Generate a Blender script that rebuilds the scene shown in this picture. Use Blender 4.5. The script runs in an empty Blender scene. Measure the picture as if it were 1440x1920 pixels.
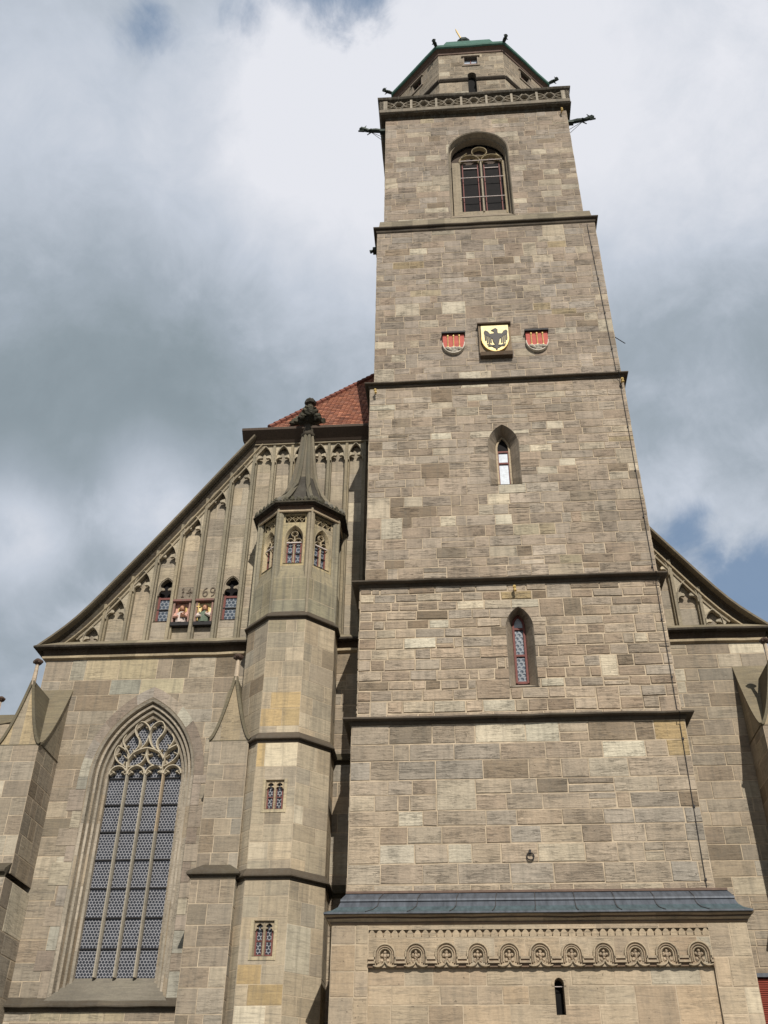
import bpy, math, random
from mathutils import Vector, Matrix
from mathutils.geometry import tessellate_polygon
PI = math.pi
sin, cos = math.sin, math.cos
SC = bpy.context.scene
COLL = SC.collection

# ------------------------------------------------------------------ camera
cam_d = bpy.data.cameras.new('camera')
cam = bpy.data.objects.new('camera', cam_d)
COLL.objects.link(cam)
cam_d.sensor_fit = 'VERTICAL'
cam_d.sensor_height = 36.0
cam_d.lens = 36.0 * 1850.0 / 1920.0
cam_d.clip_end = 3000.0
PITCH, YAW, ROLL = math.radians(35.3834), math.radians(-4.6573), math.radians(0.66426)
FW = Vector((sin(YAW) * cos(PITCH), cos(YAW) * cos(PITCH), sin(PITCH)))
RT = Vector((cos(YAW), -sin(YAW), 0))
UP = RT.cross(FW)
RT, UP = cos(ROLL) * RT + sin(ROLL) * UP, -sin(ROLL) * RT + cos(ROLL) * UP
M = Matrix((RT, UP, -FW)).transposed().to_4x4()
M.translation = Vector((0, -28, 1.6))
cam.matrix_world = M
SC.camera = cam

# ------------------------------------------------------------------ sky, sun, exposure
SUN_EL, SUN_AZ = math.radians(37.0), math.radians(15.0)      # azimuth to the right of the facade normal
SUN_DIR = Vector((sin(SUN_AZ) * cos(SUN_EL), -cos(SUN_AZ) * cos(SUN_EL), sin(SUN_EL)))
world = bpy.data.worlds.new('World')
SC.world = world
world.use_nodes = True
wt = world.node_tree
for n in list(wt.nodes):
    wt.nodes.remove(n)


class NT:
    """small helper to write node trees"""
    def __init__(s, tree):
        s.t = tree

    def n(s, typ, ins=None, **kw):
        nd = s.t.nodes.new(typ)
        for k, v in kw.items():
            setattr(nd, k, v)
        for k, v in (ins or {}).items():
            sock = nd.inputs[k]
            if hasattr(v, 'is_linked') or isinstance(v, bpy.types.NodeSocket):
                s.t.links.new(v, sock)
            else:
                sock.default_value = v
        return nd

    def m(s, op, a, b=0.0, clamp=False):
        nd = s.n('ShaderNodeMath', {0: a, 1: b}, operation=op)
        nd.use_clamp = clamp
        return nd.outputs[0]

    def mix(s, fac, a, b, blend='MIX'):
        nd = s.t.nodes.new('ShaderNodeMix')
        nd.data_type = 'RGBA'
        nd.blend_type = blend
        for i, v in ((0, fac), (6, a), (7, b)):
            if isinstance(v, bpy.types.NodeSocket):
                s.t.links.new(v, nd.inputs[i])
            else:
                nd.inputs[i].default_value = v if i == 0 else (tuple(v) + (1,))[:4]
        return nd.outputs[2]

    def rng(s, v, a, b, c=0.0, d=1.0, smooth=True):
        nd = s.n('ShaderNodeMapRange', {0: v, 1: a, 2: b, 3: c, 4: d})
        nd.interpolation_type = 'SMOOTHSTEP' if smooth else 'LINEAR'
        return nd.outputs[0]

    def noise(s, vec, scale, detail=4.0, rough=0.55, dist=0.0):
        nd = s.n('ShaderNodeTexNoise', {'Vector': vec, 'Scale': scale, 'Detail': detail, 'Roughness': rough, 'Distortion': dist})
        return nd

    def ramp(s, fac, stops):
        nd = s.n('ShaderNodeValToRGB', {0: fac})
        e = nd.color_ramp.elements
        while len(e) < len(stops):
            e.new(0.5)
        for el, (p, c) in zip(e, stops):
            el.position = p
            el.color = tuple(c) + (1,)
        return nd.outputs[0]


W = NT(wt)
sky = W.n('ShaderNodeTexSky', sky_type='NISHITA', sun_disc=False)
sky.sun_elevation = SUN_EL
sky.sun_rotation = math.radians(180.0 - 15.0)
sky.dust_density = 1.0
wdir = W.n('ShaderNodeVectorMath', {0: W.n('ShaderNodeTexCoord').outputs['Generated']}, operation='NORMALIZE').outputs[0]
wn1 = W.noise(wdir, 2.6, 12.0, 0.56, 0.35).outputs['Fac']
wn2 = W.noise(wdir, 7.5, 12.0, 0.62, 0.5).outputs['Fac']
wn3 = W.noise(wdir, 1.2, 3.0, 0.5).outputs['Fac']
wob = W.m('ADD', W.m('MULTIPLY', W.m('SUBTRACT', wn1, 0.5), 0.16), W.m('MULTIPLY', W.m('SUBTRACT', wn2, 0.5), 0.10))


def sky_spot(d, rad, wobble=1.0, inner=0.15):
    d = Vector(d).normalized()
    dot = W.n('ShaderNodeVectorMath', {0: wdir, 1: tuple(d)}, operation='DOT_PRODUCT').outputs['Value']
    ang = W.m('ARCCOSINE', W.m('MINIMUM', dot, 0.99999))
    ang = W.m('ADD', ang, W.m('MULTIPLY', wob, wobble))
    return W.rng(ang, math.radians(rad) * inner, math.radians(rad), 1.0, 0.0)


bright = W.m('ADD', 0.49, W.m('MULTIPLY', W.m('SUBTRACT', wn1, 0.5), 0.55))
bright = W.m('ADD', bright, W.m('MULTIPLY', W.m('SUBTRACT', wn3, 0.5), 0.25))
bright = W.m('ADD', bright, W.m('MULTIPLY', W.m('SUBTRACT', wn2, 0.5), 0.46))
wn5 = W.noise(wdir, 18.0, 10.0, 0.62, 0.3).outputs['Fac']
puff = W.m('MULTIPLY', W.rng(wn3, 0.42, 0.6, 0.35, 1.0), W.m('SUBTRACT', wn5, 0.5))
bright = W.m('ADD', bright, W.m('MULTIPLY', puff, 0.46))
for d, rad, wgt in (((-0.05, 0.53, 0.85), 15, 0.42), ((-0.12, 0.51, 0.85), 7, 0.16), ((0.21, 0.50, 0.84), 17, 0.44), ((-0.14, 0.62, 0.77), 13, 0.14),
                    ((-0.34, 0.49, 0.81), 11, 0.10), ((-0.36, 0.70, 0.62), 15, -0.26), ((-0.16, 0.73, 0.66), 10, -0.13), ((-0.33, 0.50, 0.80), 9, 0.10),
                    ((-0.29, 0.77, 0.57), 5.5, 0.42), ((-0.41, 0.75, 0.53), 5.5, 0.38), ((0.26, 0.72, 0.65), 12, -0.14),
                    ((0.22, 0.79, 0.57), 5.0, 0.20), ((0.30, 0.80, 0.52), 6, 0.10), ((0.17, 0.64, 0.75), 9, 0.02)):
    bright = W.m('ADD', bright, W.m('MULTIPLY', sky_spot(d, rad), wgt))
cloud = W.ramp(bright, [(0.0, (2.3, 2.8, 3.15)), (0.22, (2.8, 3.35, 3.75)), (0.42, (3.65, 4.2, 4.8)), (0.66, (5.5, 6.0, 6.8)), (0.95, (7.9, 8.05, 8.6))])
blue = 0.0
for d, rad, am in (((-0.25, 0.445, 0.86), 4.2, 0.78), ((-0.175, 0.45, 0.87), 4.0, 0.68), ((-0.075, 0.435, 0.895), 5.0, 0.92), ((-0.115, 0.42, 0.90), 4.5, 0.85),
                   ((0.285, 0.83, 0.487), 6.0, 1.0), ((0.225, 0.81, 0.535), 4.0, 0.75), ((0.25, 0.82, 0.51), 4.0, 0.8)):
    blue = W.m('MAXIMUM', blue, W.m('MULTIPLY', sky_spot(d, rad, 0.25, 0.0), am))
wn4 = W.noise(wdir, 13.0, 9.0, 0.62, 0.4).outputs['Fac']
blue = W.m('ADD', blue, W.m('MULTIPLY', W.m('SUBTRACT', wn2, 0.5), 1.1))
blue = W.m('ADD', blue, W.m('MULTIPLY', W.m('SUBTRACT', wn4, 0.5), 1.3))
blue = W.rng(blue, 0.27, 0.85, 0.0, 0.95)
skyc = W.mix(0.75, sky.outputs[0], (2.1, 3.1, 4.6))
mixc = W.mix(W.m('MULTIPLY', blue, 0.95), cloud, skyc)
bg = W.n('ShaderNodeBackground', {'Color': mixc, 'Strength': 0.1})
wo = W.n('ShaderNodeOutputWorld', {'Surface': bg.outputs[0]})

sun_d = bpy.data.lights.new('sun', 'SUN')
sun_d.energy = 4.5
sun_d.angle = math.radians(0.5)
sun_d.color = (1.0, 0.945, 0.865)
sun = bpy.data.objects.new('sun', sun_d)
COLL.objects.link(sun)
sun.rotation_euler = SUN_DIR.to_track_quat('Z', 'Y').to_euler()
sun.location = (10, -40, 40)
SC.view_settings.view_transform = 'Standard'
SC.view_settings.look = 'None'
SC.view_settings.exposure = 0.0
SC.view_settings.gamma = 1.0

# ------------------------------------------------------------------ materials
def lin(c):
    return tuple(((v / 255) / 12.92 if v / 255 <= 0.04045 else ((v / 255 + 0.055) / 1.055) ** 2.4) for v in c)


def new_mat(name):
    m = bpy.data.materials.new(name)
    m.use_nodes = True
    t = m.node_tree
    for n in list(t.nodes):
        t.nodes.remove(n)
    N = NT(t)
    b = N.n('ShaderNodeBsdfPrincipled')
    o = N.n('ShaderNodeOutputMaterial', {'Surface': b.outputs[0]})
    return m, N, b


def plain(name, col, rough=0.8, metal=0.0, spec=0.3, var=0.25, scale=6.0, bump=0.0, stretch=(1, 1, 1)):
    m, N, b = new_mat(name)
    tc = N.n('ShaderNodeTexCoord').outputs['Object']
    mp = N.n('ShaderNodeMapping', {'Vector': tc, 'Scale': stretch}).outputs[0]
    f = N.noise(mp, scale, 6, 0.6).outputs['Fac']
    k = N.rng(f, 0.25, 0.75, 1 - var, 1 + var, smooth=False)
    c = N.mix(1.0, lin(col), N.n('ShaderNodeCombineColor', {0: k, 1: k, 2: k}).outputs[0], 'MULTIPLY')
    N.t.links.new(c, b.inputs['Base Color'])
    b.inputs['Roughness'].default_value = rough
    b.inputs['Metallic'].default_value = metal
    b.inputs['Specular IOR Level'].default_value = spec
    if bump:
        bp = N.n('ShaderNodeBump', {'Strength': 1.0, 'Distance': bump, 'Height': f})
        N.t.links.new(bp.outputs[0], b.inputs['Normal'])
    return m


def stone(name, streak=0.3, blotch=0.16, moss=0.0, runoff=0.0, bump=0.02, pits=0.0, crack=0.0):
    """sandstone whose block colour comes from the mesh attribute Col, with bedding, weathering, algae and run-off stains"""
    m, N, b = new_mat(name)
    at = N.n('ShaderNodeAttribute', attribute_name='Col')
    tc = N.n('ShaderNodeTexCoord').outputs['Object']
    a = at.outputs['Alpha']
    off = N.n('ShaderNodeCombineXYZ', {0: N.m('MULTIPLY', a, 31.0), 1: N.m('MULTIPLY', a, 17.0), 2: N.m('MULTIPLY', a, 53.0)}).outputs[0]
    pv = N.n('ShaderNodeVectorMath', {0: tc, 1: off}, operation='ADD').outputs[0]
    ms = N.n('ShaderNodeMapping', {'Vector': pv, 'Scale': (1.0, 1.0, 11.0)}).outputs[0]
    s1 = N.noise(ms, 1.4, 7, 0.68, 0.8).outputs['Fac']
    s2 = N.noise(pv, 14.0, 5, 0.7).outputs['Fac']
    b1 = N.noise(tc, 0.45, 5, 0.6).outputs['Fac']
    amp = N.rng(N.noise(pv, 0.9, 2, 0.5).outputs['Fac'], 0.35, 0.65, 0.45, 1.25)
    k = N.m('ADD', 1.0, N.m('MULTIPLY', N.m('MULTIPLY', N.rng(s1, 0.25, 0.72, -1.0, 0.55, smooth=False), streak), amp))
    k = N.m('MULTIPLY', k, N.rng(b1, 0.3, 0.7, 1 - blotch, 1 + blotch * 0.7, smooth=False))
    k = N.m('MULTIPLY', k, N.rng(s2, 0.25, 0.75, 0.86, 1.12, smooth=False))
    c = N.mix(1.0, at.outputs['Color'], N.n('ShaderNodeCombineColor', {0: k, 1: k, 2: k}).outputs[0], 'MULTIPLY')
    # greyer crust in the eroded beds
    g = N.rng(s1, 0.50, 0.30, 0.0, 0.35)
    c = N.mix(g, c, (0.135, 0.125, 0.11))
    if moss:
        mf = N.m('MULTIPLY', N.rng(N.noise(tc, 0.9, 6, 0.65).outputs['Fac'], 0.50, 0.72, 0.0, 1.0), moss)
        c = N.mix(mf, c, (0.115, 0.125, 0.055))
    if runoff:
        mr = N.n('ShaderNodeMapping', {'Vector': tc, 'Scale': (5.0, 5.0, 0.30)}).outputs[0]
        rf = N.m('MULTIPLY', N.rng(N.noise(mr, 1.5, 5, 0.6).outputs['Fac'], 0.42, 0.70, 0.0, 1.0), runoff)
        c = N.mix(rf, c, (0.13, 0.122, 0.10))
    h = N.m('ADD', N.m('MULTIPLY', s1, 0.8), N.m('MULTIPLY', s2, 0.45))
    if crack:
        mc = N.n('ShaderNodeMapping', {'Vector': pv, 'Scale': (0.9, 0.9, 11.0)}).outputs[0]
        n1 = N.noise(mc, 1.3, 7, 0.62, 0.35).outputs['Fac']
        rid = N.rng(N.m('ABSOLUTE', N.m('SUBTRACT', n1, 0.5)), 0.0, 0.035, 1.0, 0.0)
        pm = N.rng(N.noise(pv, 1.5, 3, 0.6).outputs['Fac'], 0.42, 0.60, 0.0, 1.0)
        ck_ = N.m('MULTIPLY', N.m('MULTIPLY', rid, pm), crack)
        c = N.mix(ck_, c, (0.085, 0.072, 0.058))
        h = N.m('SUBTRACT', h, N.m('MULTIPLY', ck_, 0.7))
    if pits:
        pt = N.rng(N.noise(pv, 9.0, 3, 0.6).outputs['Fac'], 0.34, 0.24, 0.0, 1.0)
        c = N.mix(N.m('MULTIPLY', pt, pits), c, (0.07, 0.06, 0.05))
        h = N.m('SUBTRACT', h, N.m('MULTIPLY', pt, 0.5))
    N.t.links.new(c, b.inputs['Base Color'])
    bp = N.n('ShaderNodeBump', {'Strength': 1.0, 'Distance': bump, 'Height': h})
    N.t.links.new(bp.outputs[0], b.inputs['Normal'])
    b.inputs['Roughness'].default_value = 0.93
    b.inputs['Specular IOR Level'].default_value = 0.15
    return m


def bullseye(name, disc=(30, 36, 48), web=(112, 114, 124), pitch=0.1, rad=0.37):
    """leaded glazing of round panes: the lattice lives in the pane's own UV (metres)"""
    m, N, b = new_mat(name)
    uv = N.n('ShaderNodeUVMap').outputs[0]
    def lat(off):
        q = N.n('ShaderNodeVectorMath', {0: uv, 1: (1 / pitch, 1 / (pitch * 1.732), 0)}, operation='MULTIPLY').outputs[0]
        q = N.n('ShaderNodeVectorMath', {0: q, 1: (off, off, 0)}, operation='ADD').outputs[0]
        f = N.n('ShaderNodeVectorMath', {0: q}, operation='FRACTION').outputs[0]
        f = N.n('ShaderNodeVectorMath', {0: f, 1: (0.5, 0.5, 0)}, operation='SUBTRACT').outputs[0]
        f = N.n('ShaderNodeVectorMath', {0: f, 1: (1, 1.732, 0)}, operation='MULTIPLY').outputs[0]
        l = N.n('ShaderNodeVectorMath', {0: f}, operation='LENGTH').outputs['Value']
        return l
    d = N.m('MINIMUM', lat(0.0), lat(0.5))
    inside = N.rng(d, rad - 0.03, rad + 0.03, 1.0, 0.0)
    qc = N.n('ShaderNodeVectorMath', {0: uv, 1: (1 / pitch, 1 / (pitch * 0.866), 0)}, operation='MULTIPLY').outputs[0]
    qc = N.n('ShaderNodeVectorMath', {0: qc}, operation='FLOOR').outputs[0]
    wn = N.n('ShaderNodeTexWhiteNoise', {'Vector': qc}).outputs['Value']
    tone = N.m('ADD', N.m('MULTIPLY', N.noise(uv, 3.5, 4, 0.7).outputs['Fac'], 0.65), N.m('MULTIPLY', wn, 0.35))
    c1 = N.mix(tone, tuple(v * 0.5 for v in lin(disc)), tuple(v * 1.7 for v in lin(disc)))
    c2 = N.mix(tone, tuple(v * 0.8 for v in lin(web)), tuple(v * 1.25 for v in lin(web)))
    c = N.mix(inside, c2, c1)
    N.t.links.new(c, b.inputs['Base Color'])
    r = N.rng(inside, 0, 1, 0.55, 0.2)
    N.t.links.new(r, b.inputs['Roughness'])
    b.inputs['Specular IOR Level'].default_value = 0.35
    bp = N.n('ShaderNodeBump', {'Strength': 0.6, 'Distance': 0.01, 'Height': N.m('ADD', d, N.m('MULTIPLY', tone, 0.4))})
    N.t.links.new(bp.outputs[0], b.inputs['Normal'])
    return m


MAT = {}
MAT['tower'] = stone('tower_sandstone', 0.21, 0.22, 0.03, 0.30, 0.03, 0.0, 0.46)
MAT['rough'] = stone('rough_sandstone', 0.16, 0.22, 0.0, 0.26, 0.04, 0.2, 0.28)
MAT['smooth'] = stone('dressed_sandstone', 0.18, 0.20, 0.04, 0.34, 0.016, 0.0, 0.35)
MAT['porch'] = stone('porch_sandstone', 0.16, 0.18, 0.0, 0.22, 0.016, 0.5, 0.25)
MAT['turret'] = stone('turret_sandstone', 0.16, 0.20, 0.05, 0.36, 0.010, 0.0, 0.2)
MAT['lantern'] = stone('lantern_sandstone', 0.18, 0.24, 0.05, 0.58, 0.014, 0.0, 0.2)
MAT['trim'] = stone('weathered_trim_stone', 0.30, 0.25, 0.08, 0.2, 0.02)
MAT['mortar'] = plain('lime_mortar', (174, 158, 135), 0.95, var=0.42, scale=2.2, bump=0.01, spec=0.1)
MAT['cream'] = stone('cream_tracery_stone', 0.10, 0.14, 0.04, 0.10, 0.008)
MAT['lead'] = plain('patinated_metal_roof', (82, 86, 92), 0.6, 0.25, var=0.4, scale=3.5, stretch=(2.5, 0.6, 0.6))
MAT['leadgreen'] = plain('green_patinated_metal', (76, 90, 94), 0.6, 0.2, var=0.4, scale=3.5, stretch=(2.5, 0.6, 0.6))
MAT['copper'] = plain('copper_patina', (66, 98, 86), 0.75, 0.1, var=0.3, scale=4)
MAT['bronze'] = plain('dark_bronze', (44, 52, 46), 0.55, 0.4, var=0.4, scale=9)
MAT['iron'] = plain('black_iron', (40, 38, 38), 0.6, 0.3, var=0.3)
MAT['white_iron'] = plain('pale_glazing_bar', (184, 172, 166), 0.6, var=0.2)
MAT['slate'] = plain('dark_slate', (62, 60, 60), 0.6, var=0.3, scale=5)
MAT['wood'] = plain('dark_wood', (74, 62, 52), 0.8, var=0.35, scale=5, stretch=(6, 6, 0.6), bump=0.006)
MAT['redwood'] = plain('red_painted_wood', (112, 68, 62), 0.7, var=0.22, scale=9)
MAT['redeave'] = plain('brown_red_eave', (104, 86, 75), 0.85, var=0.25)
MAT['numeral'] = plain('weathered_dark_numeral', (96, 86, 74), 0.9, var=0.25)
MAT['shutter'] = plain('red_shutter_paint', (124, 56, 42), 0.75, var=0.25, scale=5, stretch=(1, 1, 8))
MAT['gold'] = plain('gilded', (198, 170, 108), 0.5, 0.3, var=0.25)
MAT['goldfield'] = plain('gold_paint', (226, 210, 158), 0.55, 0.1, var=0.22)
MAT['shieldred'] = plain('shield_red', (174, 86, 74), 0.7, var=0.28)
MAT['shieldwhite'] = plain('shield_silver', (186, 178, 162), 0.7, var=0.28)
MAT['black'] = plain('black_paint', (40, 32, 24), 0.5, var=0.2)
MAT['dark'] = plain('dark_interior', (14, 12, 11), 0.9, var=0.2)  # near-black panels stand in for the unlit interior behind openings
MAT['glass'] = bullseye('bullseye_glass', (48, 50, 56), (138, 138, 141), 0.1, 0.42)
MAT['paleglass'] = bullseye('pale_bullseye_glass', (66, 74, 84), (122, 127, 132), 0.15, 0.40)
MAT['blackglass'] = plain('black_window_glass', (22, 19, 19), 0.7, var=0.5, scale=5, spec=0.12)
MAT['skyglass'] = plain('sky_reflection_glass', (168, 176, 186), 0.22, var=0.3, scale=9, spec=0.5)  # pale sky reflection put into the pane's base colour
MAT['skin'] = plain('painted_skin', (176, 134, 108), 0.7, var=0.12)
MAT['hair'] = plain('painted_hair', (96, 62, 40), 0.7, var=0.2)
MAT['robe_white'] = plain('painted_white_robe', (196, 180, 170), 0.7, var=0.3, scale=18)
MAT['robe_green'] = plain('painted_green_robe', (96, 108, 92), 0.7, var=0.35, scale=18)
MAT['robe_pink'] = plain('painted_pink', (196, 150, 132), 0.7, var=0.15)


def tile_mat():
    m, N, b = new_mat('clay_roof_tile')
    at = N.n('ShaderNodeAttribute', attribute_name='Col')
    tc = N.n('ShaderNodeTexCoord').outputs['Object']
    f = N.noise(tc, 3.0, 5, 0.65).outputs['Fac']
    k = N.rng(f, 0.3, 0.7, 0.75, 1.2, smooth=False)
    c = N.mix(1.0, at.outputs['Color'], N.n('ShaderNodeCombineColor', {0: k, 1: k, 2: k}).outputs[0], 'MULTIPLY')
    N.t.links.new(c, b.inputs['Base Color'])
    b.inputs['Roughness'].default_value = 0.85
    return m


MAT['tile'] = tile_mat()


def cobble():
    m, N, b = new_mat('cobbled_square')
    tc = N.n('ShaderNodeTexCoord').outputs['Object']
    v = N.n('ShaderNodeTexVoronoi', {'Vector': tc, 'Scale': 7.0}, feature='DISTANCE_TO_EDGE').outputs[0]
    f = N.noise(tc, 1.2, 6, 0.6).outputs['Fac']
    c = N.mix(N.rng(v, 0.02, 0.09), (0.09, 0.08, 0.07), N.mix(f, (0.12, 0.115, 0.10), (0.22, 0.21, 0.19)))
    N.t.links.new(c, b.inputs['Base Color'])
    bp = N.n('ShaderNodeBump', {'Strength': 0.6, 'Distance': 0.03, 'Height': N.rng(v, 0.0, 0.12)})
    N.t.links.new(bp.outputs[0], b.inputs['Normal'])
    b.inputs['Roughness'].default_value = 0.9
    return m


MAT['ground'] = cobble()

# ------------------------------------------------------------------ mesh helpers
KIND = {'w': (205, 194, 170), 'p': (184, 172, 150), 'o': (160, 142, 106), 'O': (178, 154, 112), 'y': (176, 164, 134),
        'd': (120, 106, 88), 'g': (152, 152, 138), 'r': (118, 74, 60)}
PAL = {
    'up': [(157, 143, 128), (148, 135, 121), (163, 149, 133), (153, 136, 119), (143, 130, 115), (167, 155, 141)],
    'mid': [(163, 148, 131), (156, 141, 124), (170, 155, 137), (160, 142, 123), (149, 135, 118), (175, 162, 144)],
    'low': [(166, 149, 128), (155, 137, 117), (176, 159, 138), (146, 128, 109), (183, 168, 147), (162, 150, 134)],
    'base': [(169, 153, 132), (162, 146, 126), (175, 160, 138), (155, 138, 119), (160, 151, 138), (180, 164, 143)],
    'porch': [(175, 159, 135), (169, 153, 129), (179, 164, 141), (164, 146, 124), (172, 152, 126)],
    'hall': [(159, 146, 128), (151, 138, 119), (146, 133, 116), (164, 151, 130), (141, 127, 110), (159, 150, 135)],
    'turret': [(169, 155, 132), (161, 149, 128), (175, 160, 135), (159, 148, 131), (180, 164, 138)],
    'gable': [(159, 147, 129), (166, 153, 132), (154, 142, 126), (171, 158, 134)],
}
MORT = (1, 1, 1)


def clip_half(poly, p, q, keep_left=True):
    out = []
    ex, ey = q[0] - p[0], q[1] - p[1]
    n = len(poly)
    ds = []
    for v in poly:
        d = ex * (v[1] - p[1]) - ey * (v[0] - p[0])
        ds.append(d if keep_left else -d)
    for i in range(n):
        a, b2 = poly[i], poly[(i + 1) % n]
        da, db = ds[i], ds[(i + 1) % n]
        if da >= -1e-9:
            out.append(a)
        if (da > 1e-9 and db < -1e-9) or (da < -1e-9 and db > 1e-9):
            t = da / (da - db)
            out.append((a[0] + t * (b2[0] - a[0]), a[1] + t * (b2[1] - a[1])))
    return out if len(out) >= 3 else []


def area(p):
    return 0.5 * sum(p[i][0] * p[(i + 1) % len(p)][1] - p[(i + 1) % len(p)][0] * p[i][1] for i in range(len(p)))


def ccw(p):
    return list(p) if area(p) > 0 else list(p)[::-1]


def clip_in(poly, conv):
    for i in range(len(conv)):
        if not poly:
            return []
        poly = clip_half(poly, conv[i], conv[(i + 1) % len(conv)])
    return poly


def subtract(poly, conv):
    res = []
    for i in range(len(conv)):
        a, b2 = conv[i], conv[(i + 1) % len(conv)]
        o = clip_half(poly, a, b2, False)
        if o and abs(area(o)) > 1e-6:
            res.append(o)
        poly = clip_half(poly, a, b2, True)
        if not poly:
            break
    return res


def frame(ox, oy, a=0.0):
    c, s = cos(a), sin(a)
    return lambda x, y, z: (ox + x * c - y * s, oy + x * s + y * c, z)


IDENT = frame(0, 0, 0)


class MB:
    def __init__(s, T=None):
        s.v, s.f, s.c, s.m, s.uv = [], [], [], [], []
        s.T = T or IDENT
        s.col = (1, 1, 1, 0)
        s.mat = 0

    def shade(s, c, rnd=None, jit=0.06):
        k = 1 + random.uniform(-jit, jit)
        if c[0] - c[2] < 58:
            c = (c[0], c[1] * 0.997, c[2] + (c[0] - c[2]) * 0.09)
        c = lin(c)
        s.col = (c[0] * k, c[1] * k, c[2] * k, random.random() if rnd is None else rnd)

    def poly(s, pts, mat=None, col=None):
        i = len(s.v)
        T = s.T
        for p in pts:
            s.v.append(T(*p))
        s.f.append(tuple(range(i, i + len(pts))))
        s.c.append(col or s.col)
        s.m.append(s.mat if mat is None else mat)
        s.uv.append([(p[0], p[2]) for p in pts])

    def box(s, x0, x1, y0, y1, z0, z1):
        P = [(x, y, z) for z in (z0, z1) for y in (y0, y1) for x in (x0, x1)]
        for q in ((0, 1, 5, 4), (2, 6, 7, 3), (0, 4, 6, 2), (1, 3, 7, 5), (0, 2, 3, 1), (4, 5, 7, 6)):
            s.poly([P[i] for i in q])

    def strip(s, A, B, closed=False):
        n = len(A)
        for i in range(n if closed else n - 1):
            j = (i + 1) % n
            s.poly([A[i], A[j], B[j], B[i]])

    def prism(s, pts, y0, y1, back=True):
        pts = ccw(pts)
        tri = tessellate_polygon([[Vector((p[0], p[1], 0)) for p in pts]])
        for t in tri:
            s.poly([(pts[i][0], y0, pts[i][1]) for i in t])
            if back:
                s.poly([(pts[i][0], y1, pts[i][1]) for i in reversed(t)])
        n = len(pts)
        for i in range(n):
            a, b2 = pts[i], pts[(i + 1) % n]
            s.poly([(a[0], y0, a[1]), (a[0], y1, a[1]), (b2[0], y1, b2[1]), (b2[0], y0, b2[1])])

    def sweep(s, path, sec, closed=False):
        """path in the local x-z plane, sec a closed loop of (offset to the left of travel, y)"""
        n = len(path)
        N = []
        for i in range(n):
            ds = []
            for a, b2 in ((i - 1, i), (i, i + 1)):
                if not closed and (a < 0 or b2 >= n):
                    continue
                p, q = path[a % n], path[b2 % n]
                l = math.hypot(q[0] - p[0], q[1] - p[1]) or 1e-9
                ds.append(((q[0] - p[0]) / l, (q[1] - p[1]) / l))
            if len(ds) == 1:
                N.append((-ds[0][1], ds[0][0]))
            else:
                mx, mz = -(ds[0][1] + ds[1][1]), ds[0][0] + ds[1][0]
                l = math.hypot(mx, mz) or 1e-9
                mx, mz = mx / l, mz / l
                d = max(0.45, mx * -ds[0][1] + mz * ds[0][0])
                N.append((mx / d, mz / d))
        rings = [[(path[i][0] + N[i][0] * o, y, path[i][1] + N[i][1] * o) for o, y in sec] for i in range(n)]
        for i in range(n if closed else n - 1):
            s.strip(rings[i], rings[(i + 1) % n], True)
        if not closed:
            s.poly(rings[0])
            s.poly(rings[-1][::-1])

    def bar(s, path, w, yf, yb, closed=False):
        """moulded stone bar: chamfered section of width w, front at yf"""
        ym = yf + (yb - yf) * 0.45
        s.sweep(path, [(-w / 2, yb), (-w / 2, ym), (-w * 0.2, yf), (w * 0.2, yf), (w / 2, ym), (w / 2, yb)], closed)

    def ring(s, plan, prof, closed=True, worn=0.018):
        """plan: world/local xy points, outside on the right of travel; prof: (offset, z)"""
        n = len(plan)
        N = []
        for i in range(n):
            ds = []
            for a, b2 in ((i - 1, i), (i, i + 1)):
                if not closed and (a < 0 or b2 >= n):
                    continue
                p, q = plan[a % n], plan[b2 % n]
                l = math.hypot(q[0] - p[0], q[1] - p[1]) or 1e-9
                ds.append(((q[0] - p[0]) / l, (q[1] - p[1]) / l))
            if len(ds) == 1:
                N.append((ds[0][1], -ds[0][0]))
            else:
                mx, my = ds[0][1] + ds[1][1], -(ds[0][0] + ds[1][0])
                l = math.hypot(mx, my) or 1e-9
                mx, my = mx / l, my / l
                d = mx * ds[0][1] - my * ds[0][0]
                N.append((mx / d, my / d))
        st = []                                    # stations: corners plus block joints along the run
        for i in range(n if closed else n - 1):
            p, q = plan[i], plan[(i + 1) % n]
            a, b2 = N[i], N[(i + 1) % n]
            L = math.hypot(q[0] - p[0], q[1] - p[1])
            m = max(1, int(L / 0.75)) if worn else 1
            for k in range(m):
                f = k / m
                if k:
                    rr = random.Random(int(1000 * (p[0] + 3.7 * p[1])) + 77 * k + i)
                    f += rr.uniform(-0.25, 0.25) / m
                    jo, jz, tone = rr.uniform(-worn, worn * 0.5), rr.uniform(-worn, worn), rr.uniform(0.82, 1.15)
                else:
                    jo = jz = 0.0
                    tone = 1.0
                dx, dy = -(q[1] - p[1]) / (L or 1), (q[0] - p[0]) / (L or 1)
                nx, ny = (a if k == 0 else (-dx, -dy))
                st.append((p[0] + (q[0] - p[0]) * f, p[1] + (q[1] - p[1]) * f, nx, ny, jo, jz, tone))
        if not closed:
            st.append((plan[-1][0], plan[-1][1], N[-1][0], N[-1][1], 0, 0, 1))
        R = [[(x + nx * (o + (jo if abs(o) > 0.05 else 0)), y + ny * (o + (jo if abs(o) > 0.05 else 0)), z + (jz if abs(o) > 0.05 else 0)) for x, y, nx, ny, jo, jz, tn in st] for o, z in prof]
        c0 = s.col
        ns = len(st)
        for a, b2 in zip(R[:-1], R[1:]):
            for i in range(ns if closed else ns - 1):
                k = (i + 1) % ns
                t = st[i][6]
                s.poly([a[i], a[k], b2[k], b2[i]], col=(c0[0] * t, c0[1] * t, c0[2] * t, (i * 0.377) % 1.0))
        if not closed:
            for e in (0, -1):
                s.poly([r[e] for r in R])

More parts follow.
